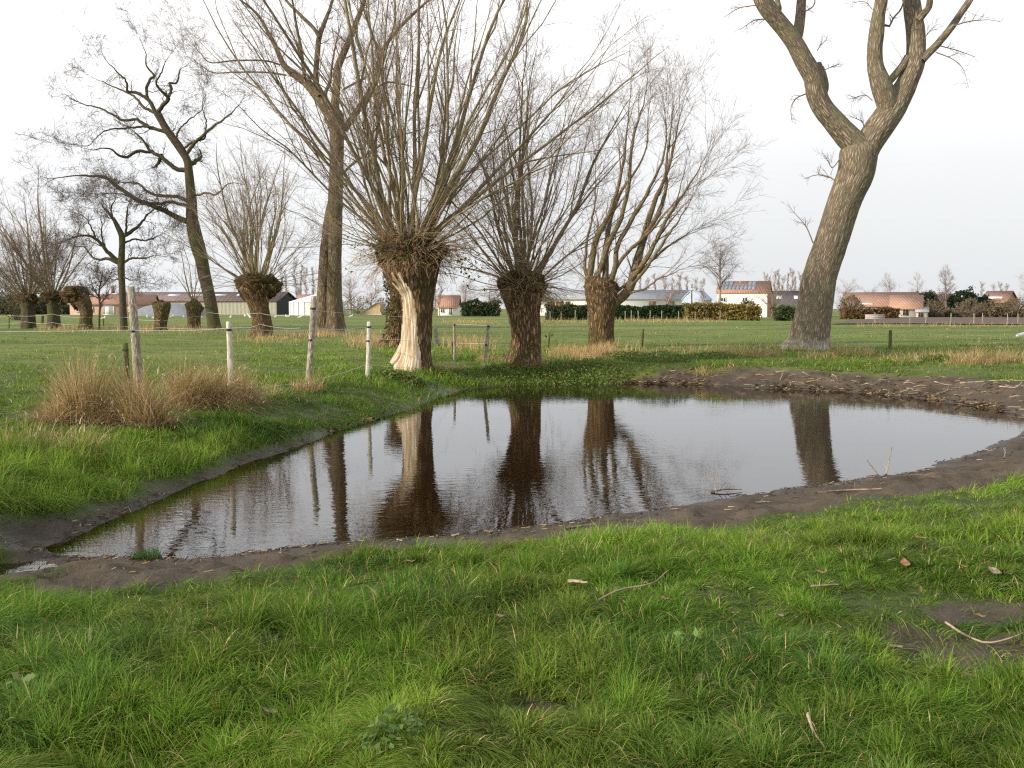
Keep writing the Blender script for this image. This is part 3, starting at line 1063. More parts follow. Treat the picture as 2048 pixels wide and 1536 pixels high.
# --- sapling beside the alder
b_ = ground(199, 660)
D = b_[1]
T = thing('young_alder', b_, 'thin young alder sapling with open twigs, just left of the dark alder', 'tree')
mb = MB()
p, r = trunk_obj(mb, C2((845, 1110, 20), (848, 1000, 18), (852, 900, 17), (845, 800, 14), (860, 700, 10), (880, 600, 6)), D, 30, 9, None)
mb.build('trunk', M['dark_bark'], T, True)
mb = MB()
src = []
for i, px in enumerate([C2((850, 900, 10), (900, 830, 9), (980, 780, 4)), C2((845, 830, 12), (800, 760, 9), (770, 660, 4)), C2((855, 760, 9), (920, 680, 6), (960, 590, 3)), C2((848, 840, 10), (760, 800, 8), (700, 730, 4)), C2((860, 720, 8), (830, 640, 5), (830, 560, 3))]):
    q_ = limb(px, D, 14, (-1) ** i * .7)
    tubes(mb, *q_, 5)
    src.append(q_)
lv = twig_set(mb, src + [(p[8:], r[8:])], [dict(n=14, t0=.1, t1=1, length=.9, ang=(.7, .25), segs=4, rr=.5, rmin=.011, rtip=.006, wig=.25, up=.06),
                                            dict(n=8, t0=.1, t1=1, length=.45, ang=(.7, .25), segs=3, rr=.7, rmin=.007, rtip=.005, wig=.25)])
mb.build('twigs', M['dark_twig'], T)

# ------------------------------------------------------------------ pollard willows


def lumpy(mb, c, rad, seed, amp=.3, n=(40, 26), freq=2.6, cone=0.0):
    a = np.linspace(0, 2 * np.pi, n[0], endpoint=False)
    t = np.linspace(.02, np.pi - .02, n[1])
    A, TT = np.meshgrid(a, t)
    d = np.stack([np.cos(A) * np.sin(TT), np.sin(A) * np.sin(TT), np.cos(TT)], -1)
    k = 1 + amp * 2 * (fbm(d[..., 0] * freq + seed, d[..., 1] * freq, d[..., 2] * freq, 3) - .5) + amp * .7 * (vnoise(d[..., 0] * 9 + seed, d[..., 1] * 9, d[..., 2] * 9) - .5)
    dn = d.copy()
    if cone:                                   # the head narrows down into the trunk
        lo = np.minimum(d[..., 2], 0)
        dn[..., 0] *= 1 + cone * .62 * lo
        dn[..., 1] *= 1 + cone * .62 * lo
        dn[..., 2] = np.where(d[..., 2] < 0, d[..., 2] * (1 + cone * 1.1), d[..., 2])
    v = np.asarray(c) + dn * np.asarray(rad) * k[..., None]
    i = (np.arange(n[1] - 1) * n[0])[:, None]
    j = np.arange(n[0])[None]
    jj = (j + 1) % n[0]
    q = np.stack([i + j, i + n[0] + j, i + n[0] + jj, i + jj], -1).reshape(-1, 4)
    mb.add(v, q, bark=(d * np.asarray(rad)).reshape(-1, 3))


def rods_from(c, rad, n, spread, Lm, r0, segs=9, up=.05, wig=.05, az=None, side=.45, out=.75, lean=(0, 0)):
    ph = R.random(n) * 2 * np.pi if az is None else az[0] + (az[1] - az[0]) * R.random(n)
    th = spread * np.sqrt(R.random(n))
    d = np.stack([np.cos(ph) * np.sin(th), np.sin(ph) * np.sin(th), np.cos(th)], -1)
    ds = np.stack([np.cos(ph) * np.sin(np.minimum(th * 1.25, 1.5)), np.sin(ph) * np.sin(np.minimum(th * 1.25, 1.5)), np.cos(th)], -1)
    p0 = np.asarray(c) + ds * np.asarray(rad) * out
    d = nrm(d + np.array([lean[0], lean[1], 0]))
    L_ = Lm * (1 - side * (th / spread) ** 2) * (.62 + .42 * R.random(n))
    pts = np.zeros((n, segs + 1, 3))
    pts[:, 0] = p0
    bend = wig * R.normal(size=(n, 3))
    for s in range(segs):
        d = nrm(d + wig * R.normal(size=(n, 3)) + np.array([0, 0, up]) + bend * .25)
        pts[:, s + 1] = pts[:, s] + d * (L_ / segs)[:, None]
    k = np.linspace(0, 1, segs + 1)
    rr_ = (r0 * (.35 + .65 * R.random(n) ** 1.3) * np.clip(L_ / Lm + .15, .4, 1))[:, None] * (1 - k) ** .8 + .004
    return pts, rr_


def pollard(label, trunk_px, head, rods, tw, seed, bark='willow', rodm='rod', twm='twig', sprout=0, group='pollard willows', trunk_detail=(90, 64), relief=(.03, 8, .22, .06), strip=None, spl=.9, head_amp=.3, lean=(0, 0), fork=0):
    b0 = ground(trunk_px[0][0], trunk_px[0][1])
    D = b0[1]
    T = thing('pollard_willow', b0, label, 'tree', group)
    mb = MB()
    n, k = trunk_detail
    rm = ridged(relief[0], relief[1], seed, relief[2], 5, .45, relief[3])
    p, r = trunk_obj(mb, trunk_px, D, n, k, rm)
    if strip is not None:
        v = mb.v[0].reshape(n + 1, k, 3)
        q = mb.q[0].reshape(n, k, 4)
        i = np.arange(n)[:, None] / n
        cc = v.mean(1)[:-1]
        mid = (v[:-1] + np.roll(v[:-1], -1, 1)) * .5 - cc[:, None]
        ang = np.arctan2(mid[..., 1], mid[..., 0])
        lo, hi, top = strip(i)
        wob = (fbm(i * 7 + 0 * ang, ang * 0 + 3.3, 1.1, 3) - .5) * .5
        ms = (ang > lo + wob) & (ang < hi + wob * .7) & (i < top + (vnoise(ang * 9, 2.2, 0) - .5) * .22)
        mw = MB()
        mw.v, mw.a, mw.n = mb.v[:], mb.a[:], mb.n
        mw.q = [q[ms]]
        mb.q = [q[~ms]]
        ot = mb.build('trunk', M[bark], T, True)
        ob = mw.build('bare_wood', M['bare_wood'], ot, True)
        ob['label'] = 'pale barkless strip of weathered wood'
    else:
        mb.build('trunk', M[bark], T, True)
    cx, cy, rx, ry = head
    c = at(cx, cy, D)
    ra = np.array([rx * .92, rx * .85, ry * .85]) * D / F
    mb = MB()
    lumpy(mb, c, ra, seed, head_amp, (56, 36), 2.6, 1.0)
    for _ in range(9):
        a = R.random() * 6.28
        e = (R.random() - .35) * 1.3
        dd = np.array([math.cos(a) * math.cos(e), math.sin(a) * math.cos(e), math.sin(e)])
        lumpy(mb, c + dd * ra * .68 + np.array([0, 0, .12 * ra[2]]), ra * (.26 + .2 * R.random()), seed + R.random() * 9, .35, (22, 14))
    mb.build('pollard_head', M['head'], T, True)
    P, Q_ = [], []
    mb = MB()
    src = []
    for kw in rods:
        pp, r_ = rods_from(c, ra, lean=lean, **kw)
        tubes(mb, pp, r_, 6)
        src.append((pp, r_))
    if fork:
        src = src + twig_set(mb, src[:fork], [dict(n=3, t0=.18, t1=.75, length=.36 * rods[0]['Lm'], ang=(.26, .10), segs=8, rr=.62, rmin=.009, rtip=.004, wig=.09, up=.035, tl=.35, sides=5)])
    cr = mb.build('rods', M[rodm], T, True)
    mb = MB()
    lv = twig_set(mb, src, tw)
    if tw:
        mb.build('twigs', M[twm], T)
    if sprout:
        m_ = sprout
        ph = R.random(m_) * 2 * np.pi
        e = R.random(m_) * 1.9 - .55
        dd = np.stack([np.cos(ph) * np.cos(e), np.sin(ph) * np.cos(e), np.sin(e)], -1)
        pts = np.zeros((m_, 7, 3))
        pts[:, 0] = c + dd * ra * .85
        L_ = spl * (.3 + R.random(m_))
        d = dd
        for s in range(6):
            d = nrm(d + .25 * R.normal(size=(m_, 3)) + np.array([0, 0, -.10]))
            pts[:, s + 1] = pts[:, s] + d * (L_ / 6)[:, None]
        mb = MB()
        rad = (.004 + .006 * R.random(m_))[:, None] * np.linspace(1, .35, 7)
        tubes(mb, pts, rad, 3)
        twig_set(mb, [(pts, rad)], [dict(n=4, t0=.1, t1=.9, length=.3 * spl, ang=(.7, .3), segs=3, rr=.6, rmin=.003, rtip=.002, wig=.3)])
        mb.build('sprouts', M['sprout'], T)
    return T, c, ra, D, lv


TW = [dict(permetre=1, n=1.25, t0=.15, t1=1, length=1.35, ang=(.55, .2), segs=5, rr=.28, rmin=.0042, rtip=.0018, wig=.15, up=.03, tl=.35),
      dict(n=7, t0=.1, t1=1, length=.55, ang=(.7, .25), segs=4, rr=.55, rmin=.0022, rtip=.0014, wig=.24, up=.02),
      dict(n=2, t0=.1, t1=1, length=.28, ang=(.7, .25), segs=2, rr=.8, rmin=.0018, rtip=.0013, wig=.25)]

# the big one with the white stripped trunk
T1, c1, ra1, D1, _ = pollard(
    'biggest pollard willow, with a white barkless strip down its trunk and long rods', [(829, 737, 72), (831, 722, 62), (832, 700, 57), (833, 670, 57), (834, 640, 58), (834, 610, 61), (833, 588, 70), (830, 570, 86), (826, 552, 104), (823, 535, 114), (821, 510, 96)],
    (818, 508, 76, 44),
    [dict(n=24, spread=.64, Lm=9.4, r0=.088, segs=15, up=.008, wig=.075, side=.2), dict(n=30, spread=1.08, Lm=8.6, r0=.048, segs=14, up=.022, wig=.085, side=.3), dict(n=50, spread=1.6, Lm=3.8, r0=.016, segs=9, up=.02, wig=.11, side=.2)],
    TW, 3.3, fork=2, sprout=420, trunk_detail=(120, 96), relief=(.030, 9, .24, .06), spl=1.0,
    strip=lambda i: (-2.95 + .65 * i, -1.05 - 1.0 * i, .80))
# side root flaring to the left of the white strip
mb = MB()
p, r = limb([(784, 729, 12), (794, 718, 18), (803, 704, 20), (808, 686, 16), (811, 662, 8)], D1, 26, .25, -.12)
tubes(mb, p, r, 18, True, ridged(.016, 9, 8.8, lump=.05))
mb.build('root', M['bare_wood'], T1, True)
n = 80
dd = nrm(R.normal(size=(n, 3)) + np.array([0, -.6, .0]))
leaves('ivy', c1 + dd * ra1 * (1.0 + .22 * R.random((n, 1))) + np.array([0, 0, .05]), .05, [(.07, .10, .02), (.12, .14, .03), (.05, .07, .02)], T1)
n = 90
leaves('ivy', at(735, 490, D1 - .6) + R.normal(size=(n, 3)) * np.array([.35, .3, .22]), .035, [(.16, .17, .04), (.12, .14, .03)], T1)

T2, c2, ra2, D2_, _ = pollard(
    'middle-sized pollard willow with shaggy orange-brown trunk, second along the far bank', [(1048, 728, 70), (1050, 710, 60), (1051, 690, 57), (1051, 660, 57), (1049, 635, 60), (1047, 615, 66), (1046, 598, 76), (1046, 580, 84), (1046, 565, 74)],
    (1046, 576, 52, 40),
    [dict(n=13, spread=.6, Lm=7.1, r0=.076, segs=14, up=.01, wig=.075, side=.2), dict(n=24, spread=1.15, Lm=6.4, r0=.036, segs=13, up=.03, wig=.085, side=.3), dict(n=34, spread=1.65, Lm=3.6, r0=.02, segs=9, up=.01, wig=.10, side=.2)],
    TW, 5.7, fork=2, sprout=300, trunk_detail=(100, 84), relief=(.04, 8, .22, .08), spl=.9)
n = 120
leaves('ivy', at(935, 525, D2_ - .4) + R.normal(size=(n, 3)) * np.array([.35, .4, .28]), .045, [(.09, .12, .025), (.05, .08, .02), (.13, .14, .04)], T2)
n = 60
leaves('ivy', at(1058, 705, D2_ - .5) + R.normal(size=(n, 3)) * np.array([.22, .15, .25]), .05, [(.16, .17, .04), (.22, .19, .06), (.10, .12, .03)], T2)

T3, c3, ra3, D3, _ = pollard(
    'pollard willow with few thick curved limbs on a blocky head, third along the bank', [(1203, 697, 54), (1202, 685, 48), (1202, 665, 47), (1203, 640, 50), (1204, 620, 53), (1203, 600, 58), (1202, 582, 62), (1202, 566, 60), (1204, 556, 44)],
    (1203, 577, 35, 22),
    [dict(n=20, spread=1.35, Lm=2.6, r0=.022, segs=8, up=.03, wig=.09)],
    TW[:2], 8.1, sprout=50, trunk_detail=(90, 84), relief=(.045, 8, .22, .09), spl=.7)
limbs3 = [[(1176, 575, 20), (1178, 555, 19), (1184, 525, 17), (1193, 480, 16), (1214, 440, 13), (1228, 400, 11), (1246, 330, 9), (1254, 240, 7), (1258, 170, 4)],
          [(1185, 570, 16), (1200, 535, 15), (1212, 490, 14), (1240, 430, 12), (1255, 370, 10), (1268, 280, 8), (1290, 190, 5), (1296, 120, 3)],
          [(1210, 570, 16), (1213, 530, 15), (1212, 490, 13), (1222, 440, 11), (1240, 390, 9), (1290, 300, 6), (1300, 200, 4)],
          [(1220, 568, 15), (1232, 530, 14), (1236, 490, 12), (1262, 440, 11), (1300, 370, 9), (1330, 290, 7), (1325, 180, 4)],
          [(1222, 612, 26), (1240, 597, 25), (1255, 580, 24), (1264, 556, 23), (1270, 525, 21), (1284, 470, 18), (1305, 400, 14), (1330, 330, 10), (1350, 240, 6), (1372, 170, 3)],
          [(1262, 560, 14), (1290, 520, 13), (1315, 470, 11), (1340, 420, 9), (1390, 350, 6), (1425, 290, 3)],
          [(1284, 480, 13), (1310, 430, 12), (1325, 380, 9), (1326, 310, 7), (1340, 200, 4)],
          [(1255, 580, 9), (1295, 535, 8), (1335, 475, 6), (1375, 415, 4), (1400, 370, 2)],
          [(1225, 590, 9), (1265, 555, 8), (1315, 510, 6), (1370, 475, 4), (1420, 440, 2)],
          [(1215, 565, 10), (1250, 510, 9), (1300, 465, 8), (1350, 400, 5), (1420, 350, 2)],
          [(1180, 572, 10), (1172, 540, 9), (1174, 480, 7), (1190, 400, 5), (1190, 300, 3)],
          [(1240, 595, 6), (1285, 575, 5), (1330, 545, 4), (1385, 525, 2)]]
mb = MB()
src = []
for i, px in enumerate(limbs3):
    p, r = limb(px, D3, 30, (-1) ** i * (.5 + .5 * (i % 3)))
    r = tip(r * .76, .92)
    p[2:] += np.cumsum(R.normal(size=(28, 3)), 0) * .016
    tubes(mb, p, r, 9, True, ridged(.006, 9, i * 2.2, lump=.05))
    src.append((p, r))
mb.build('limbs', M['rod_dark'], T3, True)
mb = MB()
src += twig_set(mb, src, [dict(n=2, t0=.3, t1=.9, length=2.2, ang=(.32, .12), segs=8, rr=.6, rmin=.008, rtip=.003, wig=.10, up=.04, tl=.3), ])
src += twig_set(mb, src[:12], [dict(n=4, t0=.8, t1=1, length=1.6, ang=(.35, .15), segs=6, rr=.75, rmin=.008, rtip=.003, wig=.10, up=.03, tl=0)])
twig_set(mb, src, [dict(permetre=1, n=2.6, t0=.12, t1=1, length=1.35, ang=(.5, .18), segs=6, rr=.30, rmin=.0055, rtip=.0022, wig=.11, up=.02, tl=.35),
                   dict(n=5, t0=.1, t1=1, length=.6, ang=(.6, .2), segs=3, rr=.55, rmin=.0028, rtip=.0018, wig=.18, up=.02),
                   dict(n=2, t0=.1, t1=1, length=.35, ang=(.6, .2), segs=2, rr=.8, rmin=.002, rtip=.0016, wig=.2)])
mb.build('twigs', M['twig'], T3)

# the one standing in the left pasture
TWf = [dict(permetre=1, n=1.3, t0=.15, t1=1, length=1.2, ang=(.5, .18), segs=4, rr=.3, rmin=.006, rtip=.003, wig=.14, up=.03, tl=.4),
       dict(n=6, t0=.1, t1=1, length=.6, ang=(.65, .2), segs=3, rr=.6, rmin=.0038, rtip=.0026, wig=.2, up=.02)]
T4, c4, ra4, D4, _ = pollard(
    'pollard willow standing in the left pasture in front of the long hall', [(524, 673, 46), (525, 660, 40), (523, 640, 36), (519, 620, 37), (516, 605, 42), (514, 590, 54), (513, 578, 66), (513, 566, 62)],
    (514, 570, 47, 27),
    [dict(n=18, spread=.52, Lm=7.6, r0=.082, segs=12, up=.015, wig=.07, side=.2), dict(n=26, spread=1.1, Lm=6.4, r0=.045, segs=12, up=.035, wig=.08, side=.35), dict(n=30, spread=1.6, Lm=3.8, r0=.022, segs=8, up=.01, wig=.09, side=.2)],
    TWf, 2.4, fork=2, sprout=90, relief=(.035, 8, .22, .07), trunk_detail=(70, 60))
mb = MB()
p, r = limb([(506, 675, 4), (509, 668, 5), (511, 660, 4), (511, 652, 2)], D4, 12, 0, -.35)
tubes(mb, p, r, 8, True)
o = mb.build('bare_wood', M['bare_wood'], T4, True)
# far left pair
pollard('pollard willow with long swept rods, second from the left edge', [(108, 657, 26), (108, 640, 23), (107, 620, 22), (107, 605, 26), (104, 595, 32), (104, 585, 26)],
        (105, 594, 23, 13), [dict(n=14, spread=.75, Lm=8.6, r0=.12, segs=10, up=.05, wig=.06, side=.25, az=None), dict(n=16, spread=1.25, Lm=6, r0=.06, segs=9, up=.06, wig=.07)],
        [dict(n=16, t0=.15, t1=1, length=1.7, ang=(.5, .18), segs=4, rr=.3, rmin=.009, rtip=.004, wig=.14, up=.04), dict(n=7, t0=.1, t1=1, length=.8, ang=(.6, .2), segs=3, rr=.6, rmin=.0055, rtip=.0035, wig=.2)], 9.4, bark='dark_bark', sprout=30)
pollard('leftmost pollard willow, partly hidden by yellowish leafy sprouts', [(57, 657, 28), (57, 640, 26), (56, 620, 25), (55, 608, 28), (54, 598, 30)],
        (54, 598, 22, 12), [dict(n=12, spread=.9, Lm=8.0, r0=.10, segs=10, up=.05, wig=.06, side=.25), dict(n=20, spread=1.3, Lm=5, r0=.05, segs=9, up=.05, wig=.07)],
        [dict(n=16, t0=.15, t1=1, length=1.6, ang=(.5, .18), segs=4, rr=.3, rmin=.009, rtip=.004, wig=.14, up=.04), dict(n=7, t0=.1, t1=1, length=.8, ang=(.6, .2), segs=3, rr=.6, rmin=.0055, rtip=.0035, wig=.2)], 1.4, bark='dark_bark', sprout=60)
b_ = ground(40, 650)
T = thing('leafy_bush', b_, 'tall olive-yellow bush with sparse leaves behind the left-edge pollards', 'bush')
mb = MB()
pp, r_ = rods_from(b_ + np.array([0, 0, .2]), (1, 1, .3), 34, .7, 5.0, .05, segs=7, up=.03, wig=.1, side=.4)
tubes(mb, pp, r_, 5)
lv = twig_set(mb, [(pp, r_)], [dict(n=14, t0=.2, t1=1, length=1.2, ang=(.7, .2), segs=3, rr=.4, rmin=.012, rtip=.007, wig=.2)])
mb.build('stems', M['dark_twig'], T)
cc = lv[0][0].reshape(-1, 3)
cc = cc[R.random(len(cc)) < .9]
leaves('foliage', cc + R.normal(size=cc.shape) * .22, .075, [(.10, .11, .03), (.14, .13, .045), (.08, .085, .03)], T)

# freshly cut pollards without rods
pollard('cut pollard with shaggy dark head overhanging its left side, no rods', [(171, 658, 28), (172, 640, 23), (173, 625, 24), (170, 612, 27), (163, 600, 32), (157, 590, 36), (152, 580, 34)],
        (153, 587, 27, 17), [dict(n=60, spread=1.5, Lm=.75, r0=.03, segs=4, up=.0, wig=.15)], [], 7.7, bark='moss_bark', sprout=120, spl=.7, group='cut pollards', relief=(.03, 8, .2, .1), head_amp=.45)


def stump(label, px, seed, knobs, part='knob'):
    b0 = ground(px[0][0], px[0][1])
    D = b0[1]
    T = thing('pollard_stump', b0, label, 'tree', 'cut pollards')
    mb = MB()
    trunk_obj(mb, px, D, 60, 48, ridged(.035, 7, seed, .15, 5, .45, .10), cap=True)
    mb.build('trunk', M['moss_bark'], T, True)
    for (x, y, w1, x2, y2, w2) in knobs:
        mb = MB()
        p, r = limb([(x, y, w1), ((x + x2) / 2, (y + y2) / 2, (w1 + w2) / 2), (x2, y2, w2)], D, 8, (R.random() - .5) * .4)
        tubes(mb, p, r, 14, True, ridged(.02, 7, seed + x, lump=.1))
        mb.build('knob', M['moss_bark'], T, True)
    return T, D


stump('short cut pollard with hollow bleached top, in front of the grey heap', [(321, 662, 26), (321, 650, 23), (322, 635, 25), (323, 622, 30), (323, 612, 35), (322, 606, 31)], 2.2, [(314, 618, 14, 308, 605, 10), (330, 616, 16, 334, 605, 13), (322, 612, 12, 322, 602, 10)])
TS, DS = stump('short cut pollard with mossy green top and a few thin upright shoots', [(388, 658, 26), (388, 645, 24), (388, 632, 26), (388, 620, 29), (387, 610, 30), (387, 603, 22)], 4.2, [(380, 618, 13, 373, 606, 9), (398, 620, 14, 404, 612, 12), (388, 610, 20, 389, 601, 14)])
mb = MB()
pp, r_ = rods_from(at(386, 602, DS), (.25, .25, .1), 9, .75, 4.6, .06, segs=8, up=.05, wig=.06)
tubes(mb, pp, r_, 5)
twig_set(mb, [(pp, r_)], TWf)
mb.build('shoots', M['rod'], TS)

# ivy-clad trunk behind the biggest pollard
b_ = ground(790, 692)
T = thing('ivy_trunk', b_, 'dark ivy-covered trunk half hidden behind the white-stripped pollard', 'tree')
mb = MB()
trunk_obj(mb, [(786, 694, 62), (789, 680, 42), (792, 660, 34), (795, 630, 30), (796, 600, 30), (795, 575, 34), (792, 555, 40), (790, 545, 20)], b_[1], 60, 40, ridged(.03, 8, 3.9, .3, 4, .5, .1))
mb.build('trunk', M['willow'], T, True)
n = 900
h = R.random(n) ** .8
pc = np.array([at(791, 690 - 140 * q_, b_[1]) for q_ in h])
a = R.random(n) * 6.28
rr_ = (.32 + .28 * np.exp(-h * 8) + .08 * R.random(n)) * (.9 + .3 * (h > .8))
leaves('ivy', pc + np.stack([np.cos(a) * rr_, np.sin(a) * rr_, R.normal(size=n) * .05], -1), .05, [(.03, .045, .012), (.05, .065, .018), (.10, .085, .03), (.12, .09, .04)], T)

# ------------------------------------------------------------------ fence posts and wires
POSTS = {}


def post(key, name, label, base, top, w, matn, bands=(), lean=0.0, group='fence posts', cap_r=1.0, cat='post'):
    b0 = ground(*base)
    D = b0[1]
    t0 = at(top[0], top[1], D + lean)
    c = catmull([(*base, w), ((base[0] + top[0]) / 2 + w * .08, (base[1] + top[1]) / 2, w * .97), (*top, w * .93)], 14)
    pts = np.array([b0 + (t0 - b0) * i / 13 for i in range(14)])
    for i in range(14):
        pts[i, 0] = at(c[i, 0], c[i, 1], pts[i, 1])[0]
    pts[0, 2] -= .15
    rad = c[:, 2] * .5 * D / F
    rad[-1] *= .9
    T = thing(name, b0, label, cat, group)
    mb = MB()
    tubes(mb, pts, rad, 14, True, ridged(.004, 14, len(POSTS) * 3.1, lump=.06))
    mb.build('shaft', M[matn], T, True)
    for (bx, by) in bands:
        f = (base[1] - by) / (base[1] - top[1])
        c0 = b0 + (t0 - b0) * f
        mb = MB()
        rr_ = rad[0] * 1.08
        tubes(mb, np.array([c0 - [0, 0, .018], c0 + [0, 0, .018]]), np.array([rr_, rr_]), 12, True)
        tubes(mb, np.array([c0 - [0, rr_ * .5, 0], c0 - [.0, rr_ + .03, 0]]), np.array([.012, .009]), 6, True)
        mb.build('insulator', M['insul'], T)
    POSTS[key] = (b0, t0, D)
    return T


post('a', 'fence_post', 'tall grey leaning fence post rising out of the largest straw tussock', (279, 806), (262, 573), 17, 'post', [(270, 661)], -.1)
post('b', 'fence_post', 'short mossy square-cut stake close beside the tall leaning post', (254, 812), (250, 686), 12, 'post_moss', [(252, 700)])
post('c', 'fence_post', 'peeled white round fence post between two straw tussocks', (462, 808), (457, 643), 11, 'post_pale', [(458, 660)])
post('d', 'fence_post', 'grey lichen-spotted fence post leaning right, in front of the double-stemmed poplar', (616, 768), (628, 592), 11.5, 'post', [(627, 617), (620, 680)])
post('e', 'fence_post', 'pale peeled post left of the white-stripped pollard trunk', (735, 757), (738, 643), 9, 'post_pale', [(737, 654), (736, 682)])
post('f', 'fence_post', 'thin upright wooden post between the biggest and middle pollards, farther one', (909, 720), (908, 647), 5, 'post', [(908, 650)])
post('f2', 'fence_post', 'short thin stake leaning against the farther thin post', (906, 712), (904, 683), 3.5, 'post_moss')
post('g', 'fence_post', 'slim leaning post at the pond corner between the biggest and middle pollards', (968, 737), (977, 649), 6.5, 'post', [(976, 653), (971, 690)])
post('h', 'fence_post', 'short dark rotten stake right of the middle pollard', (1095, 700), (1099, 666), 4.5, 'post_moss')
post('i', 'fence_post', 'green mossy stake in the field right of the third pollard', (1283, 697), (1286, 658), 5, 'post_moss')
post('j', 'fence_post', 'dark brown stake in the field right of the leaning poplar', (1779, 704), (1781, 660), 6.5, 'post_moss')
post('k', 'fence_post', 'broad pale stump of a post directly right of the white-stripped trunk', (873, 692), (871, 654), 8, 'post')
post('l', 'fence_post', 'thin far stake at the left frame edge', (18, 657), (18, 636), 2.2, 'post_moss')
post('m', 'fence_post', 'broad dark stake between the two left-edge pollards', (84, 648), (85, 631), 5.5, 'post_moss')
post('n', 'fence_post', 'thin dark stake just right of the left-edge pollard pair', (119, 652), (120, 634), 2.2, 'post_moss')
post('o', 'fence_post', 'thin dark stake between the young alder and the dark alder', (207, 652), (206, 636), 2.4, 'post_moss')


def wire(label, pts, sag=.03, r=.0038, n=10, group='electric fence strands'):
    P = []
    for a, b_ in zip(pts[:-1], pts[1:]):
        a, b_ = np.asarray(a), np.asarray(b_)
        for i in range(n):
            t = i / n
            q = a + (b_ - a) * t
            q[2] -= sag * 4 * t * (1 - t)
            P.append(q)
    P.append(np.asarray(pts[-1]))
    mb = MB()
    tubes(mb, np.array(P), np.full(len(P), r), 5, True)
    o = mb.build('fence_wire', M['wire'], None, False, loc=P[0])
    tag(o, label, 'wire', group)


pd = {k_: v_[2] for k_, v_ in POSTS.items()}
wire('upper pale fence strand running across the left pasture past the tall leaning post', [at(-700, 664, pd['a'] - .6), at(265, 660.5, pd['a'] - .16), at(457, 657, pd['c'] - .1), at(629, 660, pd['d']), at(736, 654, pd['e'])], .02)
wire('lower grey fence strand crossing the straw tussocks', [at(-700, 824, pd['a'] - .6), at(278, 800, pd['a'] - .2), at(461, 776, pd['c'] - .1), at(613, 765, pd['d'] - .08), at(734, 729, pd['e'] - .06), at(845, 736, pd['e'] + 3)], .02)
wire('high fence strand from the grey leaning post to the white-stripped pollard', [at(632, 621, pd['d']), at(804, 633, D1 - .3)], .02)
wire('slanting strand from the grey post down to the pale peeled post', [at(624, 652, pd['d']), at(735, 674, pd['e'])], .02)
wire('top strand over the two thin posts by the pond corner', [at(862, 628, D1), at(889, 638, D1 + .5), at(908, 648, pd['f'] - .06), at(976, 651, pd['g'] - .06), at(1022, 652, D2_ - .3)], .0)
wire('lower strand over the two thin posts by the pond corner', [at(742, 677, pd['e']), at(800, 680, D1 - .5), at(862, 685, D1), at(908, 686, pd['f'] - .06), at(971, 688, pd['g'] - .06), at(1026, 690, D2_ - .3)], .0)
wire('far upper strand in front of the left-edge pollards and stumps', [at(-40, 632, 62), at(18, 631, 62), at(105, 628, 61), at(170, 634, 60), at(250, 634, 62), at(320, 641, 60), at(388, 633, 62), at(416, 625, 62), at(520, 626, 48), at(612, 627, pd['d'] + 2)], .08, .006)
wire('far lower strand in front of the left-edge pollards', [at(-40, 648, 62), at(50, 643, 62), at(105, 645, 61), at(170, 649, 60), at(250, 653, 62), at(321, 655, 60), at(480, 655, 52), at(520, 648, 48), at(600, 656, 40)], .08, .006)

# ------------------------------------------------------------------ straw tussocks and dry grass


def blades(base, hgt, wid, lean, lam, nseg=3, droop=1.0):
    """base (N,3); lean direction (N,2) in metres at the tip; returns verts, quads"""
    n = len(base)
    t = np.linspace(0, 1, nseg + 1)
    ph = R.random(n) * np.pi
    ax = np.stack([np.cos(ph), np.sin(ph), 0 * ph], -1)
    v = np.zeros((n, nseg + 1, 2, 3))
    for i, a in enumerate(t):
        c = base.copy()
        c[:, :2] += lean * (a ** 1.8)[..., None] if False else lean * a ** 1.8
        ll = np.hypot(lean[:, 0], lean[:, 1])
        c[:, 2] += hgt * a - droop * .35 * ll * a ** 3
        ww = wid * (1 - a ** 1.6 * .93) * .5
        v[:, i, 0] = c - ax * ww[:, None]
        v[:, i, 1] = c + ax * ww[:, None]
    k_ = 2 * (nseg + 1)
    i0 = (np.arange(n) * k_)[:, None]
    j = (np.arange(nseg) * 2)[None]
    q = np.stack([i0 + j, i0 + j + 1, i0 + j + 3, i0 + j + 2], -1).reshape(-1, 4)
    return v.reshape(-1, 3), q, k_


def blade_obj(name, base, hgt, wid, lean, col, matn, nseg=3, droop=1.0, parent=None, loc=None):
    v, q, k_ = blades(base, hgt, wid, lean, None, nseg, droop)
    c = np.repeat(np.column_stack([col, np.ones(len(col))]), k_, 0)
    return obj(name, v, [q], M[matn], parent, False, {'col': ('FLOAT_COLOR', c)}, loc)


STRAW = np.array([(.52, .37, .18), (.42, .28, .12), (.62, .49, .28), (.33, .205, .085), (.56, .43, .23)])


def straw_cols(n):
    return STRAW[R.integers(0, len(STRAW), n)] * (.65 + .6 * R.random((n, 1)))


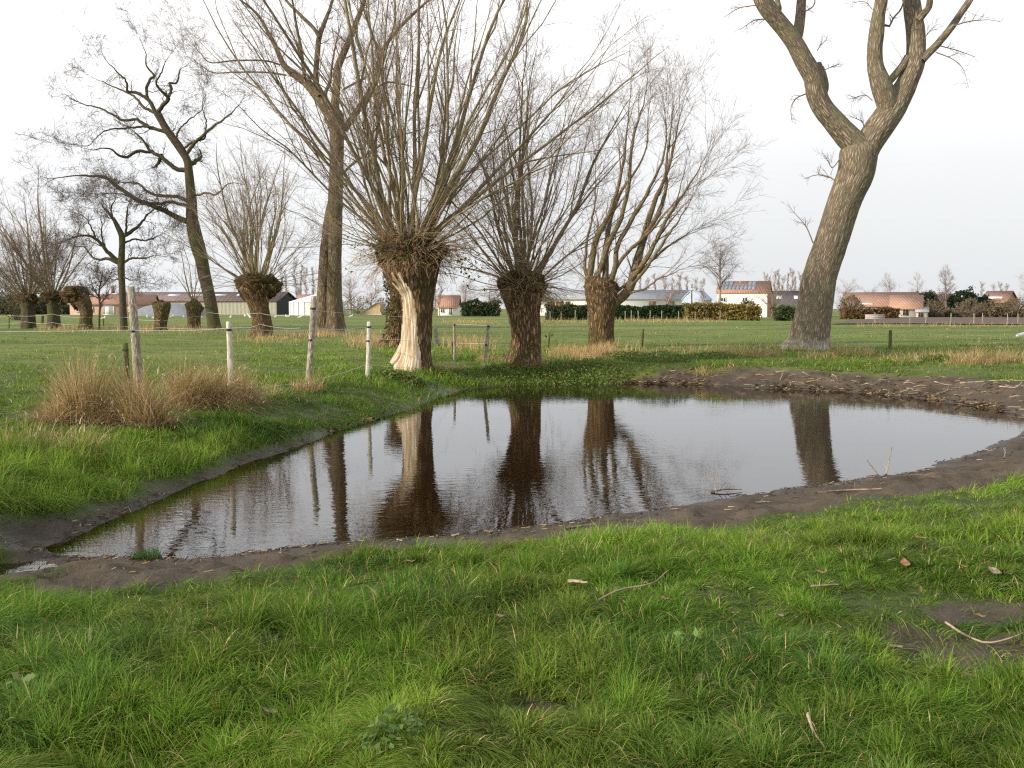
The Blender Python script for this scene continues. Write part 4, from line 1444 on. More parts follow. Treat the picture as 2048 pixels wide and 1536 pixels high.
def tussock(label, px, py, rx, ry, n, h, wind=.22, w=.006, group='straw tussocks', wob=.5):
    p = ground(px, py)
    K = max(4, int(14 * rx * ry / .5))
    ka, kr = R.random(K) * 6.283, np.sqrt(R.random(K))
    kx, ky = np.cos(ka) * kr * rx * .85, np.sin(ka) * kr * ry * .85
    kh = (.4 + .8 * R.random(K)) * (1 - .35 * kr)
    kl = R.normal(size=(K, 2)) * .15 + np.array([wind, -.03])
    k_ = R.integers(0, K, n)
    a, r = R.random(n) * 6.283, R.random(n) ** .7
    x = p[0] + kx[k_] + np.cos(a) * r * .24
    y = p[1] + ky[k_] + np.sin(a) * r * .22
    base = np.stack([x, y, terrain(x, y) - .02], -1)
    hh = h * kh[k_] * (.25 + .85 * R.random(n))
    lean = np.stack([np.cos(a), np.sin(a)], -1) * (r * .35 * h)[:, None] + kl[k_] * (h * kh[k_])[:, None] + R.normal(size=(n, 2)) * .17 * h
    stray = R.random(n) < .09
    lean[stray] += R.normal(size=(int(stray.sum()), 2)) * .4 * h
    hh[stray] *= 1.15
    col = straw_cols(n)
    gm_ = R.random(n)
    col[gm_ < .15] = np.array([.15, .095, .045]) * (.7 + .5 * R.random((int((gm_ < .15).sum()), 1)))
    gg = gm_ > .93
    col[gg] = np.array([.12, .16, .04])
    wid = w * (.5 + .7 * R.random(n))
    # bleached seed heads ride on some of the stems
    m_ = n // 26
    i = R.integers(0, n, m_)
    tip = base[i].copy()
    tip[:, :2] += lean[i] * .92
    tip[:, 2] += hh[i] * .93 - .35 * np.hypot(*lean[i].T) * 1.0
    base = np.vstack([base, tip])
    hh = np.concatenate([hh, .09 * (.5 + R.random(m_))])
    wid = np.concatenate([wid, np.full(m_, .011)])
    lean = np.vstack([lean, lean[i] * .3 + R.normal(size=(m_, 2)) * .03])
    col = np.vstack([col, np.tile([[.60, .50, .34]], (m_, 1))])
    o = blade_obj('grass_tussock', base, hh, wid, lean, col, 'dry', 4, 1.2, None, p)
    tag(o, label, 'dry grass', group)
    return o


tussock('largest straw tussock, spreading round the feet of the tall leaning post', 212, 846, .82, .5, 9000, 1.12, .06)
tussock('tall straw tussock left of the peeled white post', 392, 818, .36, .36, 4600, 1.42, .05)
tussock('narrow upright straw tussock right of the peeled white post', 487, 802, .14, .2, 2100, 1.3, .0)
tussock('small straw tuft at the foot of the grey leaning post', 606, 780, .27, .25, 800, .7, .0)
tussock('straggly low straw tussock at the left frame edge above the pond', 70, 905, .9, .55, 900, .6, .3)
tussock('wispy straw tuft on the bank between the peeled post and grey post', 530, 790, .3, .2, 300, .6, .1)
tussock('straw clump at the feet of the middle pollard, left side', 1008, 722, .75, .6, 1300, .75, .05)
tussock('pale straw clump left of the leaning poplar', 1500, 712, 1.0, .6, 1000, .75, .1)
tussock('straw clump right beside the leaning poplar foot', 1700, 710, .8, .6, 1000, .8, -.2)
tussock('flattened straw clump right of the dark brown stake', 1800, 722, .7, .5, 700, .35, -.3)
tussock('bushy pale straw clump, left of two at the right edge', 1945, 727, 1.0, .5, 1500, .8, .15)
tussock('bushy pale straw clump, right of two at the right edge', 2042, 726, .9, .5, 1300, .8, .1)
tussock('straw tuft by the pale peeled post', 762, 690, .8, .6, 900, .55, .0)
tussock('straw tuft behind the thin post pair', 905, 690, .9, .7, 900, .5, .0)
tussock('straw tuft on the mud edge right of the third pollard', 1420, 746, .7, .3, 700, .35, .2)

# dry grass too plentiful to count: along the ditch, the tree row and the far verges
zones = [(1100, 722, 1245, 700, 3200, .36), (1190, 712, 1235, 694, 500, .5), (560, 676, 720, 668, 800, .5), (440, 690, 640, 668, 500, .45), (120, 668, 420, 652, 2600, .5), (690, 700, 780, 670, 900, .5), (870, 712, 1010, 668, 900, .45),
         (1290, 716, 1580, 694, 900, .4), (1660, 726, 2048, 706, 1500, .35), (1000, 738, 1100, 724, 900, .3), (830, 745, 920, 735, 300, .25), (1090, 648, 1400, 637, 1500, .6), (880, 650, 1000, 640, 500, .5), (1770, 656, 2100, 650, 700, .5), (2050, 740, 2300, 700, 300, .4)]
Bs, Hs, Ws, Ls = [], [], [], []
for x0, y0, x1, y1, n, h in zones:
    bx_ = (R.random(n) + R.random(n) + R.random(n)) / 3 if x1 - x0 < 250 else R.random(n)
    px_, py_ = x0 + (x1 - x0) * (.5 + (bx_ - .5) * 1.35), y1 + (y0 - y1) * (R.random(n) + R.random(n)) / 2
    u = (px_ - 1024) / F
    zz = (768 - py_) / F
    dz = -sp + zz * cp
    z = np.full(n, .58 if y0 < 715 else .5)
    for _ in range(20):
        t = (z - CZ) / dz
        x, y = u * t, (cp + zz * sp) * t
        z = .8 * z + .2 * terrain(x, y)
    z = terrain(x, y)
    keep = fbm(x * .5, y * .5, 4.4, 2) > .42 if n > 700 else np.ones(n, bool)
    x, y, z = x[keep], y[keep], z[keep]
    Bs.append(np.stack([x, y, z - .02], -1))
    Hs.append(h * (.3 + .8 * R.random(len(x))) * (.45 + 1.0 * fbm(x * 1.3, y * .6, 6.6, 2)))
    Ws.append(.004 + .00022 * y * (.6 + .8 * R.random(len(x))))
    Ls.append(R.normal(size=(len(x), 2)) * .3 * h)
Bs, Hs, Ws, Ls = map(np.concatenate, (Bs, Hs, Ws, Ls))
o = blade_obj('dry_grass', Bs, Hs, Ws, Ls, straw_cols(len(Bs)), 'dry', 3)
tag(o, 'dry straw-coloured grass along the ditch and field edges', 'dry grass', None, 'stuff')

# ------------------------------------------------------------------ living grass


def sight(px_, py_, z0=.45, it=26):
    u = (px_ - 1024) / F
    zz = (768 - py_) / F
    dz = -sp + zz * cp
    z = np.full(len(px_), z0)
    for _ in range(it):
        t = (z - CZ) / dz
        x, y = u * t, (cp + zz * sp) * t
        z = .82 * z + .18 * terrain(x, y)
    return x, y, terrain(x, y)


def lawn(n, y0, y1, x0, x1, h, wmin, seed, nseg, dry=.05):
    px_ = x0 + (x1 - x0) * R.random(n)
    py_ = y0 + (y1 - y0) * R.random(n)
    x, y, z = sight(px_, py_)
    # clumps: pull part of the blades towards tuft centres
    cs = .19
    cx_, cy_ = np.floor(x / cs), np.floor(y / cs)
    tx = (cx_ + .15 + .7 * _h(cx_.astype(np.int64), cy_.astype(np.int64), np.int64(3))) * cs
    ty = (cy_ + .15 + .7 * _h(cx_.astype(np.int64), cy_.astype(np.int64), np.int64(7))) * cs
    pull = R.random(n) * .75 * (R.random(n) < .7)
    ox, oy = x - tx, y - ty
    x, y = x - ox * pull, y - oy * pull
    z = terrain(x, y)
    sd_, bw_, mw_ = pond_info(x, y)
    ed = (fbm(x * 1.3, y * 1.3, .5, 3) - .5) * .55 * smooth(0, .3, mw_)
    cover = smooth(.02, .35, sd_ - mw_ - ed - .0)
    cover = np.where(mw_ < .03, smooth(-.06, .06, sd_), cover)
    cover = cover * (1 - bare_mask(x, y) * .88)
    thin = .6 + .4 * smooth(.36, .52, fbm(x * 2.6, y * 2.6, 7.1, 3))
    keep = R.random(n) < cover * thin
    x, y, z, ox, oy = x[keep], y[keep], z[keep], ox[keep], oy[keep]
    m_ = len(x)
    big = fbm(x * .55, y * .55, 1.7 + seed, 3)
    tz = fbm(x * 1.9, y * 1.9, 3.7 + seed, 2)
    tuf = .5 * _h(np.floor(x / cs).astype(np.int64), np.floor(y / cs).astype(np.int64), np.int64(11)) + .5 * smooth(.3, .7, tz)
    hh = h * (.35 + .75 * R.random(m_)) * (.55 + .95 * smooth(.3, .7, big)) * (.45 + 1.0 * tuf)
    la = fbm(x * .8, y * .8, 9.1, 2) * 9.0
    lean = np.stack([np.cos(la) * .35 + .35, np.sin(la) * .25 - .1], -1) * (hh * .55)[:, None] + R.normal(size=(m_, 2)) * (hh * .45)[:, None] + np.stack([ox, oy], -1) * 1.2
    wid = wmin + .0006 * np.maximum(y - 3, 0) * .75
    wid = wid * (.6 + .8 * R.random(m_))
    g1, g2, g3, g4 = np.array([.090, .182, .016]), np.array([.150, .250, .028]), np.array([.250, .305, .056]), np.array([.050, .132, .020])
    pt = fbm(x * .35, y * .35, 20.2, 3)[:, None]
    pt2 = fbm(x * 1.7, y * 1.7, 31.2, 2)[:, None]
    col = g1 + (g2 - g1) * smooth(.35, .65, pt) + (g4 - g1) * smooth(.5, .7, pt2) * .8
    rr_ = R.random((m_, 1))
    yel = smooth(.5, .72, fbm(x * 1.1, y * 1.1, 44.4, 3))[:, None]
    col = col * (1 - .22 * yel) + np.array([.24, .23, .05]) * .22 * yel
    col = col * (.62 + .76 * tuf[:, None]) * (.72 + .56 * fbm(x * .9, y * .9, 52.1, 2)[:, None])
    col = np.where(rr_ > .72, col * .5 + g3 * .5, col) * (.65 + .65 * R.random((m_, 1)))
    st = R.random(m_) < dry
    col[st] = straw_cols(int(st.sum())) * 1.05
    return np.stack([x, y, z - .012], -1), hh, wid, lean, col


def lawn_obj(sets, nseg, name='grass'):
    B_, H_, W_, L_, C_ = [np.concatenate(q) for q in zip(*sets)]
    o = blade_obj(name, B_, H_, W_, L_, C_, 'blade', nseg, 1.6)
    tag(o, None, None, None, 'stuff')
    return o


near = [lawn(290000, 1060, 1800, -150, 2200, .138, .0042, 0, 3, .045), lawn(100000, 925, 1180, 1000, 2300, .13, .0042, 0, 3, .04)]
o = lawn_obj(near, 4)
tag(o, 'lush green meadow grass in the foreground', 'grass')
far = [lawn(150000, 735, 1130, -250, 960, .15, .005, 4, 2, .05), lawn(60000, 840, 1110, -200, 720, .24, .005, 4, 2, .03), lawn(50000, 690, 775, 500, 2250, .15, .006, 4, 2, .06), lawn(60000, 640, 735, -250, 2250, .12, .006, 4, 2, .07), lawn(45000, 1000, 1900, -1100, -140, .13, .0048, 0, 2), lawn(60000, 900, 1900, 2190, 3300, .13, .0048, 0, 2), lawn(14000, 690, 900, 2240, 2900, .14, .006, 4, 2), lawn(14000, 690, 1000, -900, -240, .14, .006, 4, 2)]
o = lawn_obj(far, 2)
tag(o, 'shorter green grass of the banks and pasture', 'grass')

# ------------------------------------------------------------------ low weeds, driftwood, leaves


def weed(label, px, py, rad_, n, size, cols, h, group='leafy weeds', name='weed'):
    p = ground(px, py)
    a, r = R.random(n) * 6.283, np.sqrt(R.random(n)) * rad_
    x, y = p[0] + np.cos(a) * r, p[1] + np.sin(a) * r * .7
    hh = terrain(x, y) + h * R.random(n) * (1 - .6 * (r / rad_) ** 2)
    o = leaves(name, np.stack([x, y, hh + .02], -1), size, cols, None, 'leaf', .8, p, .8)
    tag(o, label, 'weed', group)


G1 = [(.09, .16, .025), (.13, .20, .035), (.07, .13, .025), (.17, .21, .05), (.22, .19, .08)]
weed('nettle clump just right of the third pollard foot', 1255, 718, .8, 900, .035, G1, .24)
weed('bright nettle clump between the third pollard and the mud bank', 1320, 722, .9, 1000, .035, G1, .26)
weed('low dark weed clump on the far bank, left of the poplar', 1420, 716, .8, 700, .035, G1, .18)
weed('low bushy weeds on the water edge below the third pollard', 1165, 752, 1.2, 2200, .032, G1, .16)
weed('low leafy weeds on the water edge below the middle pollard', 1060, 752, 1.2, 2200, .032, G1, .14)
weed('dark weed patch on the bank at the right, behind the mud', 1880, 722, .6, 1200, .04, G1, .16)
weed('leafy weed patch below the pale peeled post', 800, 757, .6, 1100, .04, G1, .16)
G2 = [(.09, .16, .04), (.12, .19, .05), (.15, .20, .07)]
weed('buttercup leaf rosette in the foreground grass, right of centre', 1380, 1330, .15, 150, .022, G2, .13)
weed('buttercup leaf rosette near the bottom left corner', 60, 1420, .16, 150, .022, G2, .12)
weed('buttercup leaf rosette by the muddy patch at the right', 1860, 1355, .14, 70, .02, G2, .07)
weed('leaf rosette at the bottom, left of centre', 790, 1490, .12, 110, .018, G2, .12)

# tuft of grass standing in the shallow water
p = on_plane(292, 1112, .02)
n = 260
a, r = R.random(n) * 6.283, np.sqrt(R.random(n)) * .13
bb = np.stack([p[0] + np.cos(a) * r, p[1] + np.sin(a) * r * .8, np.full(n, -.02)], -1)
o = blade_obj('grass_tuft', bb, .05 + .09 * R.random(n), np.full(n, .006), R.normal(size=(n, 2)) * .05, np.tile([[.06, .12, .02]], (n, 1)) * (.6 + .7 * R.random((n, 1))), 'blade', 3, 1, None, p)
tag(o, 'small green grass tuft standing in the shallow left end of the pond', 'grass')

M['stick'] = simple('bleached_stick', (.38, .30, .215), (.17, .125, .085), 9.0)
M['stick_dark'] = simple('wet_stick', (.20, .14, .09), (.08, .055, .035), 9.0)


def stick(label, pts, r, matn='stick', group='driftwood sticks', lift=.0, twigs=1, world=None):
    P = []
    for (a, b_, up_) in pts:
        q = ground(a, b_) if world is None else on_plane(a, b_, world)
        if q[2] < 0:
            q[2] = 0.0
        q[2] += r * .8 + up_
        P.append(q)
    P = np.array(P)
    c = catmull(np.column_stack([P, np.zeros(len(P))]), 12)[:, :3] if len(P) > 2 else np.array([P[0] + (P[1] - P[0]) * i / 11 for i in range(12)])
    c[:, :2] += np.cumsum(R.normal(size=(12, 2)), 0) * r * .35
    rad = r * (1 - .55 * np.linspace(0, 1, 12)) * (.85 + .3 * R.random(12))
    mb = MB()
    tubes(mb, c, rad, 6, True)
    for _ in range(twigs):
        i = R.integers(2, 9)
        d = nrm(c[i + 1] - c[i] + R.normal(size=3) * .7 * np.linalg.norm(c[i + 1] - c[i]) + [0, 0, .25 * np.linalg.norm(c[i + 1] - c[i])])
        ll = np.linalg.norm(c[-1] - c[0]) * (.12 + .2 * R.random())
        tubes(mb, np.array([c[i] + d * ll * k_ / 4 + [0, 0, .02 * k_ * ll] for k_ in range(5)]), np.linspace(rad[i] * .6, rad[i] * .25, 5), 5, True)
    o = mb.build('stick', M[matn], None, False, loc=P[0])
    tag(o, label, 'stick', group)


named = [('long bleached branch lying along the top of the far mud bank at the right edge', [(1920, 769, .02), (1990, 765, .03), (2052, 764, .02)], .022),
         ('curved pale branch on the mud slope at the right edge', [(1998, 776, .02), (2030, 778, .02), (2044, 770, .08)], .028),
         ('forked pale branch on the mud slope right of the poplar', [(1868, 766, .02), (1885, 772, .03), (1902, 773, .02)], .022),
         ('thin branch sloping down the mud below the pale forked branch', [(1872, 790, .01), (1893, 783, .02), (1897, 772, .03)], .014),
         ('short pale stick on the mud near the right edge', [(1962, 776, .02), (1978, 768, .05)], .018),
         ('pale stick standing up on the far mud bank below the poplar', [(1560, 762, .0), (1567, 750, .10)], .018),
         ('thick curled pale stick on the far mud bank, right of the poplar reflection', [(1664, 752, .03), (1671, 757, .04), (1675, 761, .02)], .026),
         ('long thin stick at the left end of the far mud bank', [(1550, 746, .02), (1580, 745, .03)], .02),
         ('slanting branch in the far mud bank below the poplar', [(1605, 747, .03), (1622, 754, .02)], .018),
         ('pale branch lying flat on the mud below the poplar', [(1613, 766, .01), (1640, 760, .03)], .02),
         ('straight stick along the near mud shore, at the right', [(1655, 985, .0), (1700, 983, .01), (1765, 980, .01)], .010),
         ('thin stick on the near mud shore below the pond centre', [(1130, 1058, .0), (1205, 1050, .01)], .010),
         ('short straw-coloured stick on the near mud shore, centre', [(1510, 1006, .0), (1540, 1005, .0)], .008),
         ('pale stick on the near mud shore, left of centre', [(795, 1081, .0), (805, 1084, .0)], .010),
         ('thin curved twig lying on the muddy patch at the right edge', [(1890, 1255, .02), (1935, 1283, .02), (1985, 1297, .02), (2048, 1276, .02)], .0065),
         ('thin pale twig on the lower muddy patch at the right', [(1925, 1357, .02), (1955, 1366, .02), (1980, 1380, .02)], .006),
         ('pale twig at the right edge lying in the upper muddy patch', [(2000, 1182, .02), (2030, 1178, .03), (2052, 1180, .03)], .008),
         ('thin twig in the bottom right grass', [(1615, 1480, .09), (1630, 1510, .08), (1648, 1545, .08)], .006),
         ('whitish flat stick in the grass right of centre', [(1140, 1188, .06), (1182, 1190, .06)], .011),
         ('long curved grey twig in the grass right of centre', [(1195, 1235, .08), (1240, 1220, .10), (1300, 1208, .10), (1335, 1185, .12)], .005),
         ('grey twig lying in the right foreground grass', [(1620, 1197, .06), (1676, 1194, .06)], .007)]
for lb, pts, r in named:
    stick(lb, pts, r * (.62 if pts[0][1] < 800 else 1))
# twigs poking out of the water
stick('upright forked twig standing at the near waterline, at the right', [(1772, 950, -.01), (1775, 938, .09), (1779, 925, .19)], .010, twigs=2, world=.0)
stick('slanting dark twig leaning out of the near waterline', [(1757, 950, -.01), (1738, 937, .10)], .008, 'stick_dark', twigs=0, world=.0)
stick('small branched twig cluster floating near the shore, right of centre', [(1422, 986, .0), (1450, 984, .02), (1486, 982, .01)], .009, 'stick_dark', twigs=6, world=.0)
stick('reddish upright twig rising from the floating twig cluster', [(1432, 988, .0), (1430, 975, .05), (1425, 962, .10)], .006, 'stick', twigs=3, world=.0)
stick('dark twig floating by the far waterline left of the thin post reflection', [(896, 792, .0), (908, 789, .03), (918, 788, .01)], .012, 'stick_dark', twigs=5, world=.0)
stick('small white twig upright on the near mud at the right edge', [(2008, 918, .0), (2011, 904, .06)], .008, twigs=1)
for i in range(56):
    x = 1400 + 470 * R.random() ** .9 if i < 40 else 1870 + 180 * R.random()
    y = 748 + 28 * R.random() + (8 if x > 1750 else 0)
    a = R.normal() * .5
    l_ = 8 + 20 * R.random()
    stick('small driftwood stick in the litter on the far mud bank', [(x, y, .02), (x + l_ * .5, y + l_ * .25 * math.sin(a) - 1, .02 + .02 * R.random()), (x + l_ * math.cos(a), y + l_ * .35 * math.sin(a), .02)], .004 + .007 * R.random(), 'stick' if i % 3 else 'stick_dark', 'litter sticks on the far mud bank')
for i in range(20):
    x = 900 + 1100 * R.random()
    y = np.interp(x, [900, 1230, 1590, 1780, 1930, 2050], [1075, 1036, 986, 956, 923, 880]) + 3 + 12 * R.random()
    a = R.normal() * .4
    l_ = 6 + 22 * R.random()
    stick('tiny twig scattered on the near mud shore', [(x, y, .0), (x + l_ * math.cos(a), y + .3 * l_ * math.sin(a), .005)], .003 + .004 * R.random(), 'stick' if i % 2 else 'stick_dark', 'tiny twigs on the near mud shore', twigs=0)

nl_ = 9000
i = R.integers(0, len(POND), nl_)
bp = POND[i] + (POND[(i + 1) % len(POND)] - POND[i]) * R.random((nl_, 1))
outw = nrm(bp - cen)
bp = bp + outw * np.abs(R.normal(size=(nl_, 1))) * np.where(R.random((nl_, 1)) < .5, .12, .7)
lsd, lbw, lmw = pond_info(bp[:, 0], bp[:, 1])
kp = (R.random(nl_) < np.where(bp[:, 1] > 16, .5, .4) * smooth(.3, .6, fbm(bp[:, 0] * 1.2, bp[:, 1] * 1.2, 5.5, 2))) & (lsd > .0) & (lsd < lmw + .25) & (lmw > .02)
bp = bp[kp]
nl_ = len(bp)
far_ = bp[:, 1] > 16
ll_ = np.where(far_, .10, .035) * (.3 + R.random(nl_))
ph_ = R.random(nl_) * 6.283
b3 = np.stack([bp[:, 0], bp[:, 1], terrain(bp[:, 0], bp[:, 1]) + .008], -1)
u_ = np.stack([np.cos(ph_), np.sin(ph_), R.random(nl_) * .35], -1) * ll_[:, None]
v_ = np.stack([-np.sin(ph_), np.cos(ph_), 0 * ph_ + .5], -1) * np.where(far_, .012, .004)[:, None]
pv_ = np.stack([b3 - u_ - v_, b3 + u_ - v_, b3 + u_ + v_, b3 - u_ + v_], 1).reshape(-1, 3)
lc_ = np.where(R.random((nl_, 1)) < np.where(far_, .45, .7)[:, None], np.array([[.06, .042, .028]]), straw_cols(nl_) * .75)
o = obj('shore_litter', pv_, [np.arange(4 * nl_).reshape(nl_, 4)], M['dry'], None, False, {'col': ('FLOAT_COLOR', np.repeat(np.column_stack([lc_, np.ones(nl_)]), 4, 0))})
tag(o, 'fine straw and leaf litter strewn over the mud margins', 'litter', None, 'stuff')

M['dead_leaf'] = simple('dead_leaf', (.30, .17, .08), (.16, .09, .05), 14.0, rough=.7)
M['dead_leaf_pale'] = simple('dead_leaf_pale', (.33, .255, .19), (.20, .145, .105), 14.0, rough=.7)


def dead_leaf(px, py, s, matn, label, group='fallen leaves'):
    p = ground(px, py)
    p[2] += .045
    nu, nv = 7, 5
    u, v = np.meshgrid(np.linspace(-1, 1, nu), np.linspace(-1, 1, nv))
    wv = v * np.sqrt(np.maximum(0, 1 - np.abs(u) ** 1.7)) * .55 * (1 + .18 * np.sin(u * 9))
    zz = .35 * wv ** 2 + .22 * u ** 2 + .08 * np.sin(u * 4 + v * 3)
    P = np.stack([u, wv, zz], -1) * s
    a, tl = R.random() * 6.28, R.normal() * .5
    ca, sa = math.cos(a), math.sin(a)
    P = np.stack([P[..., 0] * ca - P[..., 1] * sa, P[..., 0] * sa + P[..., 1] * ca, P[..., 2] + P[..., 0] * .35 * tl], -1)
    i = np.arange((nv - 1) * nu).reshape(nv - 1, nu)[:, :-1].ravel()
    q = np.stack([i, i + 1, i + nu + 1, i + nu], -1)
    st = MB()
    st.add((P + p).reshape(-1, 3), q)
    o = st.build('fallen_leaf', M[matn], None, True, loc=p)
    tag(o, label, 'leaf', group)


spots = [(1150, 1322, .03, 'dead_leaf'), (1400, 1380, .035, 'dead_leaf_pale'), (1810, 1143, .05, 'dead_leaf'), (1790, 1313, .035, 'dead_leaf_pale'), (1640, 1160, .035, 'dead_leaf'), (1990, 1160, .05, 'dead_leaf_pale'), (2018, 1163, .035, 'dead_leaf_pale'), (2040, 1157, .03, 'dead_leaf'), (1925, 1148, .03, 'dead_leaf'),
         (1500, 1096, .045, 'dead_leaf_pale'), (1605, 1470, .03, 'dead_leaf'), (1430, 1390, .03, 'dead_leaf_pale'), (1000, 1250, .03, 'dead_leaf_pale'), (540, 1445, .03, 'dead_leaf_pale'), (430, 1325, .03, 'dead_leaf'), (1840, 1090, .04, 'dead_leaf'), (1470, 1245, .03, 'dead_leaf_pale'), (1700, 1070, .04, 'dead_leaf'), (1330, 1215, .03, 'dead_leaf'), (820, 1135, .04, 'dead_leaf_pale'),
         (1495, 1508, .03, 'dead_leaf'), (1560, 1250, .03, 'dead_leaf_pale'), (1960, 1250, .03, 'dead_leaf'), (1240, 1290, .025, 'dead_leaf')]
for x, y, s_, m_ in spots:
    dead_leaf(x, y, s_, m_, 'crumpled brown fallen leaf lying in the foreground grass' if m_ == 'dead_leaf' else 'pale greyish fallen leaf lying in the foreground grass', 'brown fallen leaves' if m_ == 'dead_leaf' else 'pale fallen leaves')

# ------------------------------------------------------------------ far side: ploughed land, hedges, houses, trees
M['soil'] = simple('ploughed_soil', (.13, .095, .068), (.07, .05, .036), 1.2, bump=.6)
xa = [at(1765, 652, 80)[0], at(1900, 652, 80)[0]]
gx_, gy_ = np.meshgrid(np.linspace(26, 150, 60), np.linspace(84, 150, 40))
gx_ = gx_ + (gy_ - 84) * .42
zz = terrain(gx_, gy_) + .06 + .10 * np.abs(np.sin(gy_ * 2.1)) * .5
ii = np.arange(39 * 60).reshape(39, 60)[:, :-1].ravel()
tag(obj('ploughed_field', np.stack([gx_, gy_, zz], -1), [np.stack([ii, ii + 1, ii + 61, ii + 60], -1)], M['soil'], None, True), kind='structure')

for nm, a in dict(white=((.78, .76, .70), (.62, .60, .55)), cream=((.62, .58, .48), (.50, .46, .38)), brick=((.42, .25, .18), (.30, .17, .12)), pinkbrick=((.52, .36, .28), (.40, .27, .21)), tile=((.46, .17, .08), (.30, .10, .05)), oldtile=((.42, .20, .12), (.28, .13, .08)), slate=((.12, .105, .10), (.07, .06, .06)), grey=((.34, .35, .37), (.25, .26, .28)), olive=((.33, .33, .25), (.26, .26, .20)), purple=((.20, .145, .14), (.14, .10, .10)), dark=((.05, .055, .055), (.03, .03, .035)), blue=((.42, .48, .58), (.30, .35, .44)), glass=((.05, .06, .08), (.03, .04, .05)), sheet=((.60, .64, .68), (.48, .52, .56)), tarp=((.24, .25, .28), (.17, .18, .20)), straw=((.38, .29, .19), (.26, .19, .12)), concrete=((.46, .42, .37), (.36, .33, .29)), tank=((.72, .72, .70), (.55, .56, .56)), timber=((.22, .16, .10), (.14, .10, .06)), rust=((.26, .13, .06), (.15, .08, .04))).items():
    M[nm] = simple(nm + '_surface', a[0], a[1], 2.5, bump=.15)
M['panel'] = simple('solar_panel', (.20, .215, .25), (.15, .165, .20), 1.0, rough=.25, spec=.6)


def tile_mat(name, c, c2, sx_):
    m, nt, bs = mat(name)
    L = nt.links
    tc = nd(nt, 'ShaderNodeTexCoord')
    wv = nd(nt, 'ShaderNodeTexWave', Scale=sx_, Distortion=.3)
    wv.bands_direction = 'X'
    n = nd(nt, 'ShaderNodeTexNoise', Scale=1.6, Detail=6.0)
    L.new(tc.outputs['Object'], wv.inputs['Vector'])
    L.new(tc.outputs['Object'], n.inputs['Vector'])
    r = ramp(nt, n.outputs['Fac'], [(.3, c2), (.7, c)])
    L.new(mixc(nt, .25, r.outputs['Color'], wv.outputs['Color'], 'MULTIPLY'), bs.inputs['Base Color'])
    bs.inputs['Roughness'].default_value = .85
    b = nd(nt, 'ShaderNodeBump', Strength=.5, Distance=.05)
    L.new(wv.outputs['Fac'], b.inputs['Height'])
    L.new(b.outputs[0], bs.inputs['Normal'])
    return m


M['tile'] = tile_mat('red_roof_tiles', (.40, .225, .155), (.30, .16, .115), .8)
M['oldtile'] = tile_mat('old_roof_tiles', (.38, .22, .155), (.28, .155, .11), .8)
M['paletile'] = tile_mat('pale_roof_tiles', (.46, .265, .18), (.36, .20, .135), .8)
M['olive'] = tile_mat('hall_cladding', (.40, .39, .30), (.34, .33, .25), .35)
M['purple'] = tile_mat('hall_roof_sheet', (.22, .15, .145), (.15, .105, .10), .3)


def fr_(o, ux, uy):
    o, ux, uy = np.asarray(o, float), np.asarray(ux, float), np.asarray(uy, float)

    def f(v):
        v = np.asarray(v, float)
        return np.stack([o[0] + v[..., 0] * ux[0] + v[..., 1] * uy[0], o[1] + v[..., 0] * ux[1] + v[..., 1] * uy[1], o[2] + v[..., 2]], -1)
    return f


def gable(name, label, cat, o, ang, Lx, Wy, eave, ridge, wallm, roofm, oh=.35, group=None, gablem=None):
    """o: front-left ground corner; long axis along ang, depth to the left of it"""
    ux, uy = (math.cos(ang), math.sin(ang)), (-math.sin(ang), math.cos(ang))
    f = fr_(o, ux, uy)
    T = thing(name, o, label, cat, group)
    mb = MB()
    v = f([(0, 0, -.5), (Lx, 0, -.5), (Lx, Wy, -.5), (0, Wy, -.5), (0, 0, eave), (Lx, 0, eave), (Lx, Wy, eave), (0, Wy, eave), (0, Wy / 2, ridge - .1), (Lx, Wy / 2, ridge - .1)])
    if gablem:
        mb.add(v[[0, 1, 5, 4]], [(0, 1, 2, 3)])
        m2 = MB()
        m2.add(v[[2, 3, 7, 6]], [(0, 1, 2, 3)])
        m2.build('wall', M[wallm], T)
        for ix in ((1, 2, 6, 9, 5), (3, 0, 4, 8, 7)):
            mg = MB()
            mg.add(v[list(ix)], [(0, 1, 2, 4)], [(4, 2, 3)])
            mg.build('gable_wall', M[gablem], T)
    else:
        mb.add(v, [(0, 1, 5, 4), (2, 3, 7, 6), (1, 2, 6, 5), (3, 0, 4, 7)], [(5, 6, 9), (7, 4, 8)])
    mb.build('wall', M[wallm], T)
    mb = MB()
    sl_ = (ridge - eave) / (Wy / 2)
    th = .16
    for s in (0, 1):
        y0, y1 = (-oh, Wy / 2) if s == 0 else (Wy + oh, Wy / 2)
        z0, z1 = eave - sl_ * oh + .03, ridge + .03
        vv = [(-oh, y0, z0), (Lx + oh, y0, z0), (Lx + oh, y1, z1), (-oh, y1, z1), (-oh, y0, z0 + th), (Lx + oh, y0, z0 + th), (Lx + oh, y1, z1 + th), (-oh, y1, z1 + th)]
        mb.add(f(vv), [(0, 1, 2, 3), (4, 5, 6, 7), (0, 1, 5, 4), (1, 2, 6, 5), (2, 3, 7, 6), (3, 0, 4, 7)])
    rf = mb.build('roof', M[roofm], T)
    return T, f, rf, sl_


